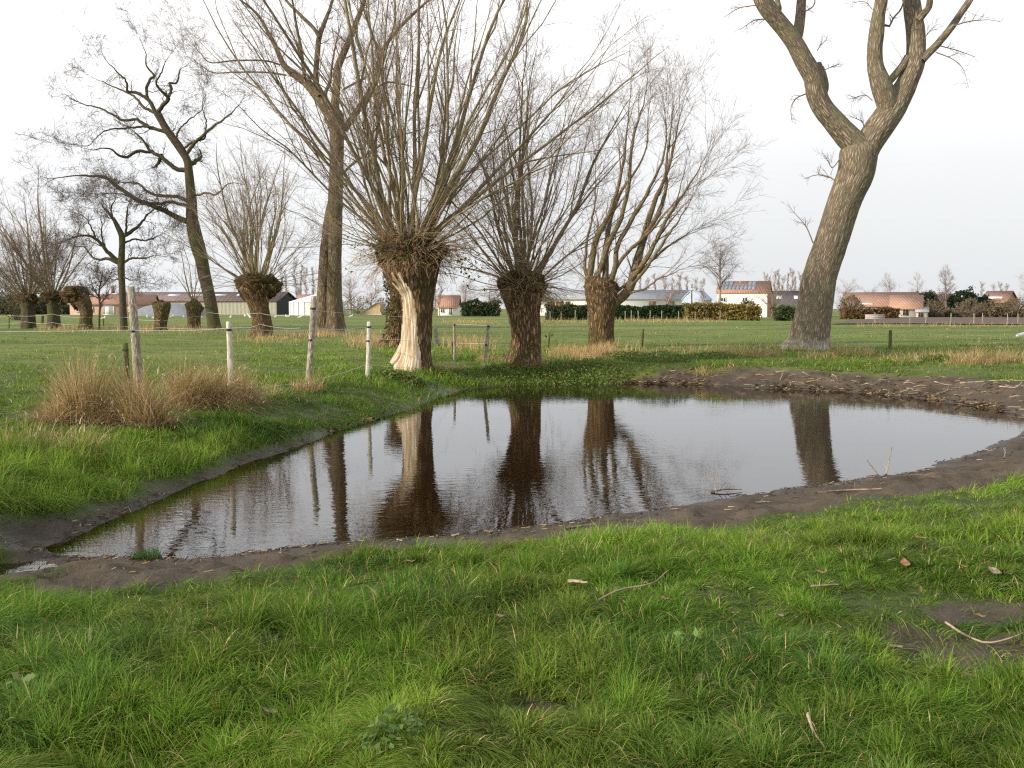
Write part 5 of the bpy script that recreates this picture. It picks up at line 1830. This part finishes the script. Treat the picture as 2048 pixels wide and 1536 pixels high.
def opening(T, f, x0, x1, z0, z1, nm='window', fm='white', pm='glass', y=0.0):
    mb = MB()
    t = min(.12, (x1 - x0) * .12)
    for a in ((x0, z0, x1, z0 + t), (x0, z1 - t, x1, z1), (x0, z0 + t, x0 + t, z1 - t), (x1 - t, z0 + t, x1, z1 - t), ((x0 + x1) / 2 - t / 2, z0 + t, (x0 + x1) / 2 + t / 2, z1 - t)):
        mb.box(a[0], y - .10, a[1], a[2], y + .05, a[3], f)
    fo = mb.build(nm, M[fm], T)
    mb = MB()
    mb.box(x0 + t * .5, y - .03, z0 + t * .5, x1 - t * .5, y + .04, z1 - t * .5, f)
    mb.build('pane', M[pm], fo)


def on_roof(T, f, eave, sl_, x0, x1, a0, a1, nm, mt, th=.10, lift=.20, oh=.35):
    """slab on the front roof slope between slope distances a0..a1 (horizontal metres from the eave)"""
    mb = MB()
    z = lambda y: eave + sl_ * y + lift
    vv = [(x0, a0, z(a0)), (x1, a0, z(a0)), (x1, a1, z(a1)), (x0, a1, z(a1))]
    v2 = [(x, y, q + th) for x, y, q in vv]
    mb.add(f(vv + v2), [(0, 1, 2, 3), (4, 5, 6, 7), (0, 1, 5, 4), (1, 2, 6, 5), (2, 3, 7, 6), (3, 0, 4, 7)])
    return mb.build(nm, M[mt], T)


def gp(px, d):
    x = (px - 1024) / F * d / (cp + (768 - 630) / F * sp)
    return np.array([x, d, hz(x, d)])


def zat(py, d):
    return at(1024, py, d)[2]


# long hall
B = gp(545, 230)
ang = math.atan2(-.152 * -1, -.989) - math.pi
A = B + np.array([-40 * .989, 40 * .152, 0])
A[2] = B[2]
Lh = 41.0
T, f, rf, sl_ = gable('farm_hall', 'very long low hall with dull purple roof, pale olive cladding and dark gable end', 'hall', A, math.atan2(B[1] - A[1], B[0] - A[0]), Lh, 13.2, zat(602, 232) - B[2], zat(585, 236) - B[2], 'olive', 'purple', .4, None, 'dark')
ev = zat(602, 232) - B[2]
for i in range(7):
    on_roof(rf, f, ev, sl_, 2 + i * 5.6, 5.0 + i * 5.6, 3.6, 4.6, 'skylight', 'sheet', .04, .21)
opening(T, f, 24, 24.3, 0, ev - .1, 'door', 'dark', 'olive')
# red-roofed farmhouse
o0 = gp(140, 215)
T, f, rf, sl_ = gable('farmhouse', 'red-roofed pinkish brick farmhouse behind the far-left tree row', 'house', o0, .18, 16.5, 9.0, zat(608, 215) - o0[2], zat(590, 219) - o0[2], 'pinkbrick', 'tile')
opening(T, f, 6.6, 8.8, 0, 2.1, 'garage_door', 'white', 'white')
opening(T, f, 11.6, 12.9, .6, 1.7)
opening(T, f, 1.2, 2.2, .6, 1.7)
opening(T, f, 3.6, 4.6, .6, 1.7)
mb = MB()
mb.box(7.5, 3.9, 4.6, 8.1, 4.6, 6.2, f)
mb.build('chimney', M['brick'], rf)
# grey sheeted silage heap
o0 = gp(328, 190)
mb = MB()
a = np.linspace(0, np.pi, 22)
yy = np.linspace(0, 1, 14)
AA, YY = np.meshgrid(a, yy)
rx_, hh_ = 58 * 190 / F, zat(607, 190) - o0[2]
pv = np.stack([o0[0] - np.cos(AA) * rx_, o0[1] - 3 + 14 * YY, o0[2] - .1 + hh_ * np.sin(AA) ** .7 * np.minimum(1, np.sqrt(np.maximum(YY, .0) * 5.0)) * (.92 + .14 * fbm(AA * 3, YY * 4, 2.0, 2))], -1)
ii = np.arange(13 * 22).reshape(13, 22)[:, :-1].ravel()
mb.add(pv, np.stack([ii, ii + 1, ii + 23, ii + 22], -1))
ob = mb.build('silage_heap', M['tarp'], None, True, loc=o0)
tag(ob, 'rounded silage heap under grey sheeting in front of the long hall', 'heap')
# round tank
o0 = gp(634, 205)
T = thing('round_tank', o0, 'white round storage tank with shallow cone roof, behind the double-stemmed poplar', 'tank')
rt, zw, zr = 54 * 205 / F, zat(604, 205) - o0[2], zat(588, 205) - o0[2]
mb = MB()
tubes(mb, o0 + np.array([[0, 0, -.3], [0, 0, zw * .5], [0, 0, zw]]), np.full(3, rt), 48)
mb.build('wall', M['tank'], T, True)
mb = MB()
tubes(mb, o0 + np.array([[0, 0, zw - .05], [0, 0, zw + .02], [0, 0, zr * .97], [0, 0, zr]]), np.array([rt * 1.02, rt * 1.02, rt * .12, .15]), 48, True)
mb.build('roof', M['sheet'], T, True)
mb = MB()
for i in range(24):
    a = i / 24 * 6.283
    c0 = o0 + np.array([math.cos(a) * rt * 1.005, math.sin(a) * rt * 1.005, 0])
    tubes(mb, np.array([c0, c0 + [0, 0, zw]]), np.array([.06, .06]), 4)
mb.build('rib', M['grey'], T)
o0 = gp(598, 245)
gable('small_house', 'small red tiled roof peeping out behind the round tank', 'house', o0, .2, 6, 6, zat(606, 245) - o0[2], zat(590, 245) - o0[2], 'brick', 'tile')
# straw heap
o0 = gp(748, 190)
mb = MB()
tp = [(718, 630), (730, 622), (741, 614), (750, 607), (757, 605), (761, 612), (760, 622), (764, 630)]
P0 = np.array([at(x, y, 190) for x, y in tp])
P1 = P0 + np.array([.5, 2.2, 0])
mb.add(np.vstack([P0, P1]), [(i, (i + 1) % 8, 8 + (i + 1) % 8, 8 + i) for i in range(8)], [(0, i, i + 1) for i in range(1, 7)] + [(8, 8 + i + 1, 8 + i) for i in range(1, 7)])
ob = mb.build('straw_heap', M['straw'], None, False, loc=o0)
tag(ob, 'tan slanting straw heap left of the ivy-covered trunk', 'heap')
# red cottage
o0 = gp(876, 205)
T, f, rf, sl_ = gable('cottage', 'small white-walled cottage with bright orange tiled roof between the first two pollards', 'house', o0, -.06, 3.9, 5, zat(613, 205) - o0[2], zat(592, 205) - o0[2], 'white', 'tile')
opening(T, f, .5, 1.3, .5, 1.4)
opening(T, f, 2.2, 3.0, .0, 1.6, 'door')
# long white stable
o0 = gp(1082, 200)
Ls_ = (1392 - 1082) * 200 / F
ev = zat(598, 200) - o0[2]
T, f, rf, sl_ = gable('long_stable', 'long low white stable with grey roof behind the dark clipped hedge', 'stable', o0, 0, Ls_, 10, ev, zat(582, 205) - o0[2], 'white', 'grey')
for a, b_ in ((1.2, 2.6), (2.9, 4.4), (4.7, 5.6), (9.4, 10.4), (10.7, 11.9), (12.1, 13.0), (13.4, 14.6), (21, 22.4), (25, 26)):
    opening(T, f, a, b_, .6, ev - .45, 'door', 'timber', 'rust')
opening(T, f, 6.5, 7.4, 1.2, 2.0)
opening(T, f, 8.0, 8.6, 1.2, 1.9)
# blue metal barn
o0 = gp(1396, 180)
gable('metal_barn', 'pale blue sheet-metal barn between the stable and the white house', 'barn', o0, .5, 3.0, 4.6, zat(600, 180) - o0[2], zat(583, 180) - o0[2], 'blue', 'blue', .1)
# white house with panels
o0 = gp(1433, 165)
ev, rg_ = zat(586, 165) - o0[2], zat(565, 169) - o0[2]
T, f, rf, sl_ = gable('white_house', 'white house with solar panels across its red tiled roof, behind the yellow hedge', 'house', o0, -.33, 7.9, 7.4, ev, rg_, 'white', 'tile', .2, None, 'brick')
opening(T, f, .62, 1.5, zat(604, 165) - o0[2], zat(594.5, 165) - o0[2])
opening(T, f, 4.0, 4.9, zat(604, 165) - o0[2], zat(594.5, 165) - o0[2])
for i in range(3):
    on_roof(rf, f, ev, sl_, .45 + i * .62, 1.0 + i * .62, 2.25, 3.45, 'solar_panel', 'panel')
for i in range(2):
    on_roof(rf, f, ev, sl_, 4.7 + i * .62, 5.25 + i * .62, 2.25, 3.45, 'solar_panel', 'panel')
for i in range(9):
    on_roof(rf, f, ev, sl_, .45 + i * .62, 1.0 + i * .62, .75, 2.05, 'solar_panel', 'panel')
mb = MB()
tubes(mb, f([(3.3, 3.2, rg_ - .7), (3.3, 3.2, rg_ + .25)]), np.array([.10, .10]), 8, True)
mb.build('flue', M['grey'], rf)
# dark-roofed barn
o0 = gp(1528, 175)
T, f, rf, sl_ = gable('dark_barn', 'barn with long dark slate roof between the white house and the leaning poplar', 'barn', o0, -.25, 9.5, 9, zat(613, 175) - o0[2], zat(584, 180) - o0[2], 'white', 'slate')
on_roof(rf, f, zat(613, 175) - o0[2], sl_, 2.0, 3.0, 2.0, 2.8, 'skylight', 'sheet')
on_roof(rf, f, zat(613, 175) - o0[2], sl_, 4.9, 5.9, 2.0, 2.8, 'skylight', 'sheet')
opening(T, f, 4.0, 5.4, .2, 1.1)
# red tile barns on the right
o0 = gp(1688, 160)
T, f, rf, sl_ = gable('tiled_barn', 'long barn with old orange tiled roof, the farther of the two right of the poplar', 'barn', o0, -.345, 10.6, 9, zat(612, 160) - o0[2], zat(587, 164) - o0[2], 'concrete', 'oldtile')
on_roof(rf, f, zat(612, 160) - o0[2], sl_, 2.0, 4.2, .1, .45, 'roof_light', 'white')
o0 = gp(1782, 150)
T, f, rf, sl_ = gable('tiled_barn', 'shorter barn with orange tiled roof standing nearer, left of the dark evergreens', 'barn', o0, -.385, 4.0, 8, zat(617, 150) - o0[2], zat(592.5, 154) - o0[2], 'concrete', 'paletile')
opening(T, f, 1.6, 2.4, .3, 1.3, 'window', 'timber')
o0 = gp(1832, 148)
T, f, rf, sl_ = gable('shed', 'small lean-to shed with grey sheet roof against the nearer tiled barn', 'shed', o0, -.39, 1.6, 3, zat(624, 148) - o0[2], zat(616, 148) - o0[2], 'concrete', 'grey', .15)
opening(T, f, .3, 1.0, .0, 1.0, 'door', 'timber', 'dark')
o0 = gp(1731, 125)
mb = MB()
for i in range(3):
    mb.box(0, .004 * i, .0 + i * .21, 2.35, .16, .2 + i * .21, fr_(o0, (1, 0), (0, 1)))
ob = mb.build('concrete_wall', M['concrete'], None, False, loc=o0)
tag(ob, 'low pale concrete wall in front of the orange tiled barns', 'wall')
o0 = gp(1962, 206)
T, f, rf, sl_ = gable('brick_house', 'brown brick house with hipped-looking roof behind brown bushes at the right edge', 'house', o0, -.8, 4.6, 6.6, zat(604, 200) - o0[2], zat(583, 203) - o0[2], 'brick', 'oldtile', .3)
on_roof(rf, f, zat(604, 200) - o0[2], sl_, .6, 3.6, .9, 1.4, 'roof_light', 'white')
opening(T, f, 2.6, 3.5, 1.0, 2.0)

# hedges


def hedge(label, x0, x1, yb, yt, d, thick, cols, n, size, name='hedge', bump=.12):
    a, b_ = gp(x0, d), gp(x1, d)
    H_ = zat(yt, d) - a[2]
    W_ = b_[0] - a[0]
    nx_, nz_ = max(6, int(W_ / .4)), 6
    u = R.random(n)
    s = R.random(n)
    tot = H_ * 2 + thick
    q = s * tot
    y = np.where(q < H_, 0, np.where(q < H_ + thick, q - H_, thick))
    z = np.where(q < H_, q, np.where(q < H_ + thick, H_, tot - q))
    bx = fbm(u * W_ * .9, z * 1.2, x0, 2) - .5
    c = np.stack([a[0] + u * W_, d + y - np.sign(thick / 2 - y) * bx * bump * 3, a[2] + z + (fbm(u * W_ * .7, 0, x0 + 3, 2) - .5) * bump * 4 * (z > H_ * .6)], -1) + R.normal(size=(n, 3)) * bump * .5
    v, qd = quads(c, size)
    cc = np.array(cols)[(np.clip(fbm(u * W_ * .25, 3.3, x0, 2) * 1.6 - .3 + .25 * R.normal(size=n), 0, .999) * len(cols)).astype(int)] * (.65 + .7 * R.random((n, 1)))
    col = np.repeat(np.column_stack([cc, np.ones(n)]), 4, 0)
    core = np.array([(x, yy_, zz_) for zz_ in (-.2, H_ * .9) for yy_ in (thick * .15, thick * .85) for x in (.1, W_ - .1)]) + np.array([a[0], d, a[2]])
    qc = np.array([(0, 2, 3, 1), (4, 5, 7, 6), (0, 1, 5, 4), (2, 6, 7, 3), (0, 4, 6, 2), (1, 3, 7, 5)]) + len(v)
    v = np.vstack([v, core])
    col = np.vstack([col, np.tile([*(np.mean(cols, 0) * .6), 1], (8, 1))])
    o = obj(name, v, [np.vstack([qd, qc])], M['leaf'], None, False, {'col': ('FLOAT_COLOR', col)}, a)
    tag(o, label, 'hedge')


DG = [(.030, .055, .018), (.04, .07, .022), (.025, .045, .016)]
YL = [(.27, .19, .05), (.24, .19, .055), (.12, .125, .045), (.30, .21, .065), (.20, .14, .05)]
BR = [(.17, .10, .05), (.13, .085, .045), (.20, .12, .055)]
hedge('dark green clipped hedge in front of the long white stable', 1092, 1378, 637, 612.5, 122, 1.6, DG, 9000, .14)
hedge('yellow-leaved hedge in front of the white house', 1370, 1522, 636, 612, 118, 1.3, YL, 5200, .14, bump=.2)
hedge('green and rusty shrub hedge left of the leaning poplar foot', 1556, 1612, 636, 616, 120, 1.5, [(.05, .08, .025), (.07, .09, .03), (.13, .10, .045)], 1500, .16, bump=.3)
hedge('brown beech hedge below the farther tiled barn', 1686, 1800, 634, 617, 130, 1.2, BR, 2600, .14, bump=.15)
hedge('low brown scrub hedge along the ploughed field at the right', 1830, 2300, 636, 622, 155, 2.0, [(.13, .10, .06), (.16, .12, .07), (.09, .09, .04), (.18, .13, .07)], 6000, .22, bump=.35)
hedge('dark low hedge beside the orange-roofed cottage', 922, 1000, 622, 606, 180, 2.0, DG, 1500, .22, bump=.25)
hedge('distant dark scrub behind the left-edge pollards', -250, 132, 626, 600, 230, 4.0, [(.05, .06, .03), (.07, .075, .035), (.10, .085, .05)], 3500, .40, bump=.6)

# evergreens and leafy shrubs


def shrub(label, px, d, yt, wpx, cols, n, size, name='evergreen_tree', cat='tree', group=None, conic=.0):
    o0 = gp(px, d)
    H_ = zat(yt, d) - o0[2]
    rx_ = wpx / 2 * d / F
    T = thing(name, o0, label, cat, group)
    dd = nrm(R.normal(size=(n, 3)))
    k = (.72 + .28 * R.random((n, 1))) * (.45 + 1.1 * fbm(dd[:, 0] * 2.4 + px, dd[:, 1] * 2.4, dd[:, 2] * 2.4, 3))[:, None]
    c = dd * k
    tap = 1 - conic * (c[:, 2:3] * .5 + .5)
    c = c * np.array([rx_, rx_ * .8, H_ * .5]) * np.hstack([tap, tap, np.ones_like(tap)]) + o0 + np.array([0, 0, H_ * .5])
    c[:, 2] = np.maximum(c[:, 2], o0[2] + .05)
    leaves('crown', c, size, cols, T)
    mb = MB()
    tubes(mb, o0 + np.array([[0, 0, -.2], [0, 0, H_ * .45], [0, 0, H_ * .8]]), np.array([.14, .10, .04]) * max(1, H_ / 5), 7)
    for _ in range(6):
        a = R.random() * 6.28
        tubes(mb, o0 + np.array([[0, 0, H_ * .3], [math.cos(a) * rx_ * .4, math.sin(a) * rx_ * .4, H_ * .55], [math.cos(a) * rx_ * .7, math.sin(a) * rx_ * .7, H_ * .7]]), np.array([.06, .045, .02]) * max(1, H_ / 5), 5)
    mb.build('trunk', M['dark_bark'], T)
    if cat == 'bush':
        mb = MB()
        pp, r_ = rods_from(o0 + np.array([0, 0, .1]), (rx_ * .5, rx_ * .4, .1), 46, 1.0, H_ * 1.12, .03, segs=5, up=.02, wig=.12, side=.35)
        tubes(mb, pp, r_, 4)
        twig_set(mb, [(pp, r_)], [dict(n=9, t0=.3, t1=1, length=H_ * .3, ang=(.5, .2), segs=3, rr=.5, rmin=.012, rtip=.007, wig=.2)])
        mb.build('stems', M['far_twig'], T)



EG = [(.028, .042, .018), (.038, .055, .022), (.022, .034, .016)]
for px, yt, wp, lb in [(1850, 583, 60, 'broad dark evergreen directly right of the tiled barns'), (1885, 588, 50, 'lower dark evergreen between the broad one and the pale bare tree'), (1925, 577, 66, 'tallest dark evergreen, right of the pale bare tree'), (1958, 592, 50, 'rounded dark evergreen at the right end of the evergreen group')]:
    shrub(lb, px, 165, yt, wp, EG, 4200, .17, group='dark evergreens')
BS = [(.17, .12, .07), (.13, .10, .055), (.11, .11, .045)]
for px, yt, wp, d, lb in [(1868, 600, 46, 150, 'reddish brown bush in front of the broad evergreen'), (1938, 597, 56, 150, 'olive-brown bush in front of the tallest evergreen'), (1990, 600, 60, 160, 'brown bush below the brick house'), (2035, 596, 56, 158, 'brown bush at the right frame edge'), (2110, 590, 90, 158, 'brown bush beyond the right frame edge'), (1702, 590, 46, 140, 'twiggy olive bush close right of the poplar trunk'), (716, 592, 64, 225, 'russet bush right of the round tank'), (768, 596, 50, 215, 'greenish brown bush left of the ivy-covered trunk'), (850, 596, 60, 230, 'brown bush behind the white-stripped pollard'), (960, 600, 90, 240, 'brown bush behind the slim leaning post'), (1496, 600, 44, 130, 'bare pinkish bush in front of the white house')]:
    shrub(lb, px, d, yt, wp, BS, 900, .13, 'bush', 'bush', 'brown bushes')

# bare trees in the distance


def bare_proto(H, spread, up, n1, crown0, tm='far_twig', tr=.16, twist=.08, levels=((9, .30, .6), (6, .45, .6), (4, .5, .6))):
    tp = np.zeros((1, 10, 3))
    tp[0, :, 2] = np.linspace(-.2, H * .95, 10)
    tp[0, 1:, :2] = np.cumsum(R.normal(size=(9, 2)) * twist * H / 10, 0)
    tr_ = (tr * (1 - np.linspace(0, 1, 10)) ** .8 + .03)[None]
    mb1 = MB()
    tubes(mb1, tp, tr_, 7)
    mb2 = MB()
    c, r = grow(tp, tr_, n1, crown0, .98, H * spread, (.85, .2), 6, .42, .03, .012, up, .12, .35)
    tubes(mb2, c, r, 4)
    c, r = grow(c, r, 8, .15, 1, H * spread * .42, (.7, .2), 4, .45, .014, .008, up, .18, .4)
    tubes(mb2, c, r, 3)
    c, r = grow(c, r, 5, .1, 1, H * spread * .22, (.7, .2), 3, .6, .010, .007, up * .5, .2, .3)
    tubes(mb2, c, r, 3)
    return (np.concatenate(mb1.v), np.concatenate(mb1.q)), (np.concatenate(mb2.v), np.concatenate(mb2.q)), tm


def mk(pr, nm):
    (v1, q1), (v2, q2), tm = pr
    return raw_mesh(nm + '_trunk', v1, [q1], M['far_twig'], True), raw_mesh(nm + '_crown', v2, [q2], M[tm])


PR = {'slim': mk(bare_proto(10, .17, .22, 30, .12, tr=.09), 'slim'), 'slim2': mk(bare_proto(10, .13, .3, 34, .15, tr=.085), 'slim2'),
      'round': mk(bare_proto(10, .46, .05, 26, .28, tr=.24, twist=.2), 'round'), 'round2': mk(bare_proto(10, .42, .08, 24, .22, tr=.2, twist=.25), 'round2'), 'oak': mk(bare_proto(10, .5, .02, 20, .42, 'dark_twig', .24, .15), 'oak'), 'birch': mk(bare_proto(10, .30, .16, 34, .2, tr=.14), 'birch')}


def far_tree(kind, px, d, yt, label, wid=1.0, name='bare_tree', group=None):
    o0 = gp(px, d)
    H_ = zat(yt, d) - o0[2]
    T = thing(name, o0, label, 'tree', group)
    s = H_ / 10
    T.scale = (s * wid, s * wid, s)
    T.rotation_euler = (0, 0, R.random() * 6.28)
    for me, nm in zip(PR[kind], ('trunk', 'crown')):
        o = bpy.data.objects.new(nm, me)
        link(o, T)


far_tree('oak', 1437, 150, 497, 'dark bare tree with open rounded crown standing left of the white house', .95)
far_tree('birch', 1892, 160, 545, 'pale bare tree rising out of the dark evergreens', 1.2)
far_tree('round', 1778, 190, 558, 'purplish bare treetop above the nearer tiled barn', .8)
far_tree('round2', 1840, 190, 562, 'purplish bare treetop above the broad evergreen', 1.0)
far_tree('round', 1690, 150, 568, 'bare whitish tree right behind the poplar trunk', 1.1)
far_tree('round2', 2046, 170, 560, 'reddish bare tree at the right frame edge', 1.0)
far_tree('round', 1736, 180, 580, 'low yellowish bare tree above the farther tiled barn', 1.3)
far_tree('slim', 1405, 165, 560, 'slender brown bare tree in front of the blue barn', 1.2)
far_tree('round2', 1328, 128, 562, 'bare tree standing at the dark clipped hedge, right of the third pollard', 1.5)
far_tree('round2', 1075, 200, 560, 'bare tree behind the left end of the long stable', 1.2)
far_tree('round', 702, 240, 556, 'round bare tree between the double-stemmed poplar and the ivy-covered trunk', 1.3)
far_tree('round2', 738, 250, 560, 'bushy bare tree above the straw heap', 1.4)
far_tree('round', 930, 230, 566, 'bare tree above the dark low hedge by the cottage', 1.5)
far_tree('round2', 985, 240, 575, 'bare tree left of the middle pollard', 1.5)
far_tree('round', 15, 240, 560, 'distant bare tree at the left frame edge', 1.3)
far_tree('round2', -60, 240, 550, 'distant bare tree beyond the left frame edge', 1.3)
far_tree('round', 160, 250, 575, 'distant bare tree behind the red-roofed farmhouse', 1.3)
far_tree('slim', 880, 190, 560, 'slender reddish bare tree right behind the white-stripped pollard', 1.5)
for i, px in enumerate([545, 562, 574, 592, 602, 613, 628]):
    far_tree('slim' if i % 2 else 'slim2', px, 300 + 6 * i, 520 + 10 * (i % 3) + (14 if i in (0, 6) else 0), 'slender bare poplar in the distant row above the round tank', .9, 'slim_poplar', 'distant poplar row above the tank')
for i, px in enumerate([1530, 1541, 1549, 1558, 1566, 1574, 1582, 1590, 1599]):
    far_tree('slim2' if i % 2 else 'slim', px, 300 + 5 * i, 540 + 7 * ((i * 2) % 3) + (8 if i == 0 else 0), 'slender bare poplar in the distant row above the dark-roofed barn', 1.0, 'slim_poplar', 'distant poplar row above the dark barn')
for i, px in enumerate(range(1215, 1395, 16)):
    far_tree('slim' if i % 2 else 'slim2', px, 330, 548 + 5 * (i % 3), 'thin bare poplar in the distant row above the long stable', 1.1, 'slim_poplar', 'distant poplar row above the stable')
for i, px in enumerate([810, 826, 868]):
    far_tree('slim', px, 300, 530 + 8 * i, 'thin bare poplar in the distance around the white-stripped pollard', 1.2, 'slim_poplar', 'distant poplars by the big pollard')
for i, px in enumerate([1962, 1985, 1998, 2012]):
    far_tree('slim', px, 330, 566 + 4 * (i % 2), 'faint bare poplar behind the brick house', 1.2, 'slim_poplar', 'distant poplars by the brick house')
# small pollard in front of the dark barn
pollard('small distant pollard with fanned reddish rods in front of the dark-roofed barn', [(1548, 637, 9), (1548, 630, 8), (1547, 623, 10), (1547, 618, 11)], (1547, 617, 7, 4.5), [dict(n=26, spread=1.0, Lm=5.0, r0=.07, segs=6, up=.03, wig=.05)], [dict(n=7, t0=.2, t1=1, length=.9, ang=(.5, .2), segs=3, rr=.4, rmin=.014, rtip=.01, wig=.15)], 4.4, group='pollard willows', trunk_detail=(20, 16))
# telegraph pole by the hedge
o0 = gp(1383, 130)
T = thing('utility_pole', o0, 'thin wooden pole standing at the left end of the yellow hedge', 'pole')
mb = MB()
tubes(mb, o0 + np.array([[0, 0, -.2], [0, 0, zat(568, 130) - o0[2]]]), np.array([.11, .08]), 8, True)
mb.build('shaft', M['timber'], T)
mb = MB()
mb.box(-.10, -.10, zat(582, 130) - o0[2], .10, .10, zat(577, 130) - o0[2], fr_(o0, (1, 0), (0, 1)))
mb.build('junction_box', M['white'], T)

# row of thin pale stakes at the far edges of the field
for i, px in enumerate([1100, 1122, 1150, 1176, 1250, 1262, 1276, 1300, 1323, 1357, 1390, 1412, 1440]):
    o0 = gp(px, 112 + 3 * (i % 3))
    mb = MB()
    hh_ = .9 + .3 * R.random()
    tubes(mb, o0 + np.array([[0, 0, -.1], [.03, 0, hh_ * .5], [.02 * (i % 3), 0, hh_]]), np.array([.05, .045, .04]), 7, True)
    tag(mb.build('field_stake', M['post'], None, False, loc=o0), 'thin pale stake in the field edge before the hedges', 'stake', 'far stakes before the hedges')
for i, px in enumerate([1750, 1820, 1852, 1902, 1948, 1965, 2015, 2036]):
    o0 = gp(px, 86 + 2 * (i % 2))
    mb = MB()
    tubes(mb, o0 + np.array([[0, 0, -.1], [.02, 0, .5], [0, 0, .95]]), np.array([.045, .04, .035]), 7, True)
    tag(mb.build('field_stake', M['post'], None, False, loc=o0), 'thin pale stake along the ploughed strip at the right', 'stake', 'far stakes along the ploughed strip')

# gulls resting on the pasture
M['gull_white'] = simple('white_feathers', (.86, .86, .84), (.76, .76, .75), 12.0)
M['gull_grey'] = simple('grey_feathers', (.45, .47, .50), (.36, .38, .41), 12.0)
M['beak'] = simple('beak_and_legs', (.55, .30, .05), rough=.5)


def ell(mb, c, r, n=(12, 8), rot_=0.0):
    a = np.linspace(0, 2 * np.pi, n[0], endpoint=False)
    t = np.linspace(.05, np.pi - .05, n[1])
    A, TT = np.meshgrid(a, t)
    d = np.stack([np.cos(TT), np.cos(A) * np.sin(TT), np.sin(A) * np.sin(TT)], -1) * np.asarray(r)
    cr, sr = math.cos(rot_), math.sin(rot_)
    d = np.stack([d[..., 0] * cr - d[..., 2] * sr, d[..., 1], d[..., 0] * sr + d[..., 2] * cr], -1)
    i = (np.arange(n[1] - 1) * n[0])[:, None]
    j = np.arange(n[0])[None]
    jj = (j + 1) % n[0]
    mb.add(np.asarray(c) + d, np.stack([i + j, i + jj, i + n[0] + jj, i + n[0] + j], -1).reshape(-1, 4))


gm = []
mb = MB()
ell(mb, (0, 0, .20), (.20, .085, .09), rot_=.2)
tubes(mb, np.array([(.10, 0, .23), (.15, 0, .29), (.165, 0, .34)]), np.array([.06, .045, .04]), 8)
ell(mb, (.175, 0, .355), (.058, .045, .045))
tubes(mb, np.array([(-.15, 0, .17), (-.27, 0, .15)]), np.array([.05, .02]), 6)
gm.append(('body', raw_mesh('gull_body', np.concatenate(mb.v), [np.concatenate(mb.q)], M['gull_white'], True)))
for s in (-1, 1):
    mb = MB()
    ell(mb, (-.05, .07 * s, .215), (.19, .022, .062), rot_=.15)
    gm.append(('wing', raw_mesh('gull_wing', np.concatenate(mb.v), [np.concatenate(mb.q)], M['gull_grey'], True)))
mb = MB()
tubes(mb, np.array([(.22, 0, .352), (.275, 0, .343)]), np.array([.013, .004]), 6)
gm.append(('beak', raw_mesh('gull_beak', np.concatenate(mb.v), [np.concatenate(mb.q)], M['beak'], True)))
for s in (-1, 1):
    mb = MB()
    tubes(mb, np.array([(.01, .03 * s, .15), (.0, .03 * s, .0)]), np.array([.009, .008]), 5)
    gm.append(('leg', raw_mesh('gull_leg', np.concatenate(mb.v), [np.concatenate(mb.q)], M['beak'], True)))


def gull(px, py, label, group, sc=1.25, d=None):
    o0 = ground(px, py) if d is None else gp(px, d)
    T = thing('gull', o0, label, 'bird', group)
    T.rotation_euler = (0, 0, R.random() * 6.28)
    T.scale = (sc,) * 3
    for nm, me in gm:
        link(bpy.data.objects.new(nm, me), T)


for px, py in [(297, 638), (308, 639), (344, 637), (369, 638), (404, 639), (461, 639), (497, 633), (500, 638), (551, 638), (573, 636), (579, 636), (600, 638), (702, 636), (207, 641), (490, 635)]:
    gull(px, py, 'white gull resting on the pasture before the long hall and tank', 'gulls on the left pasture')
gull(2045, 680, 'lone white gull in the field at the right frame edge', None, 1.1)

# muddy puddles
def puddle(px, py, rx, ry, seed, z, name):
    p = on_plane(px, py, z)
    a = np.linspace(0, 2 * np.pi, 60, endpoint=False)
    rr_ = 1 + 1.1 * (fbm(np.cos(a) * 1.6 + seed, np.sin(a) * 1.6, seed, 3) - .5)
    x, y = p[0] + np.cos(a) * rx * rr_, p[1] + np.sin(a) * ry * rr_
    v = np.vstack([[p[0], p[1], z], np.column_stack([x, y, np.full(60, z)])])
    o = obj(name, v, [np.array([(0, 1 + i, 1 + (i + 1) % 60) for i in range(60)])], M['water'])
    tag(o, kind='structure')


puddle(-10, 1140, .5, .27, 3.1, DITCH[0][4] + .0, 'puddle')
puddle(955, 722, 1.3, 1.0, 6.4, DITCH[1][4] + .0, 'ditch_water')
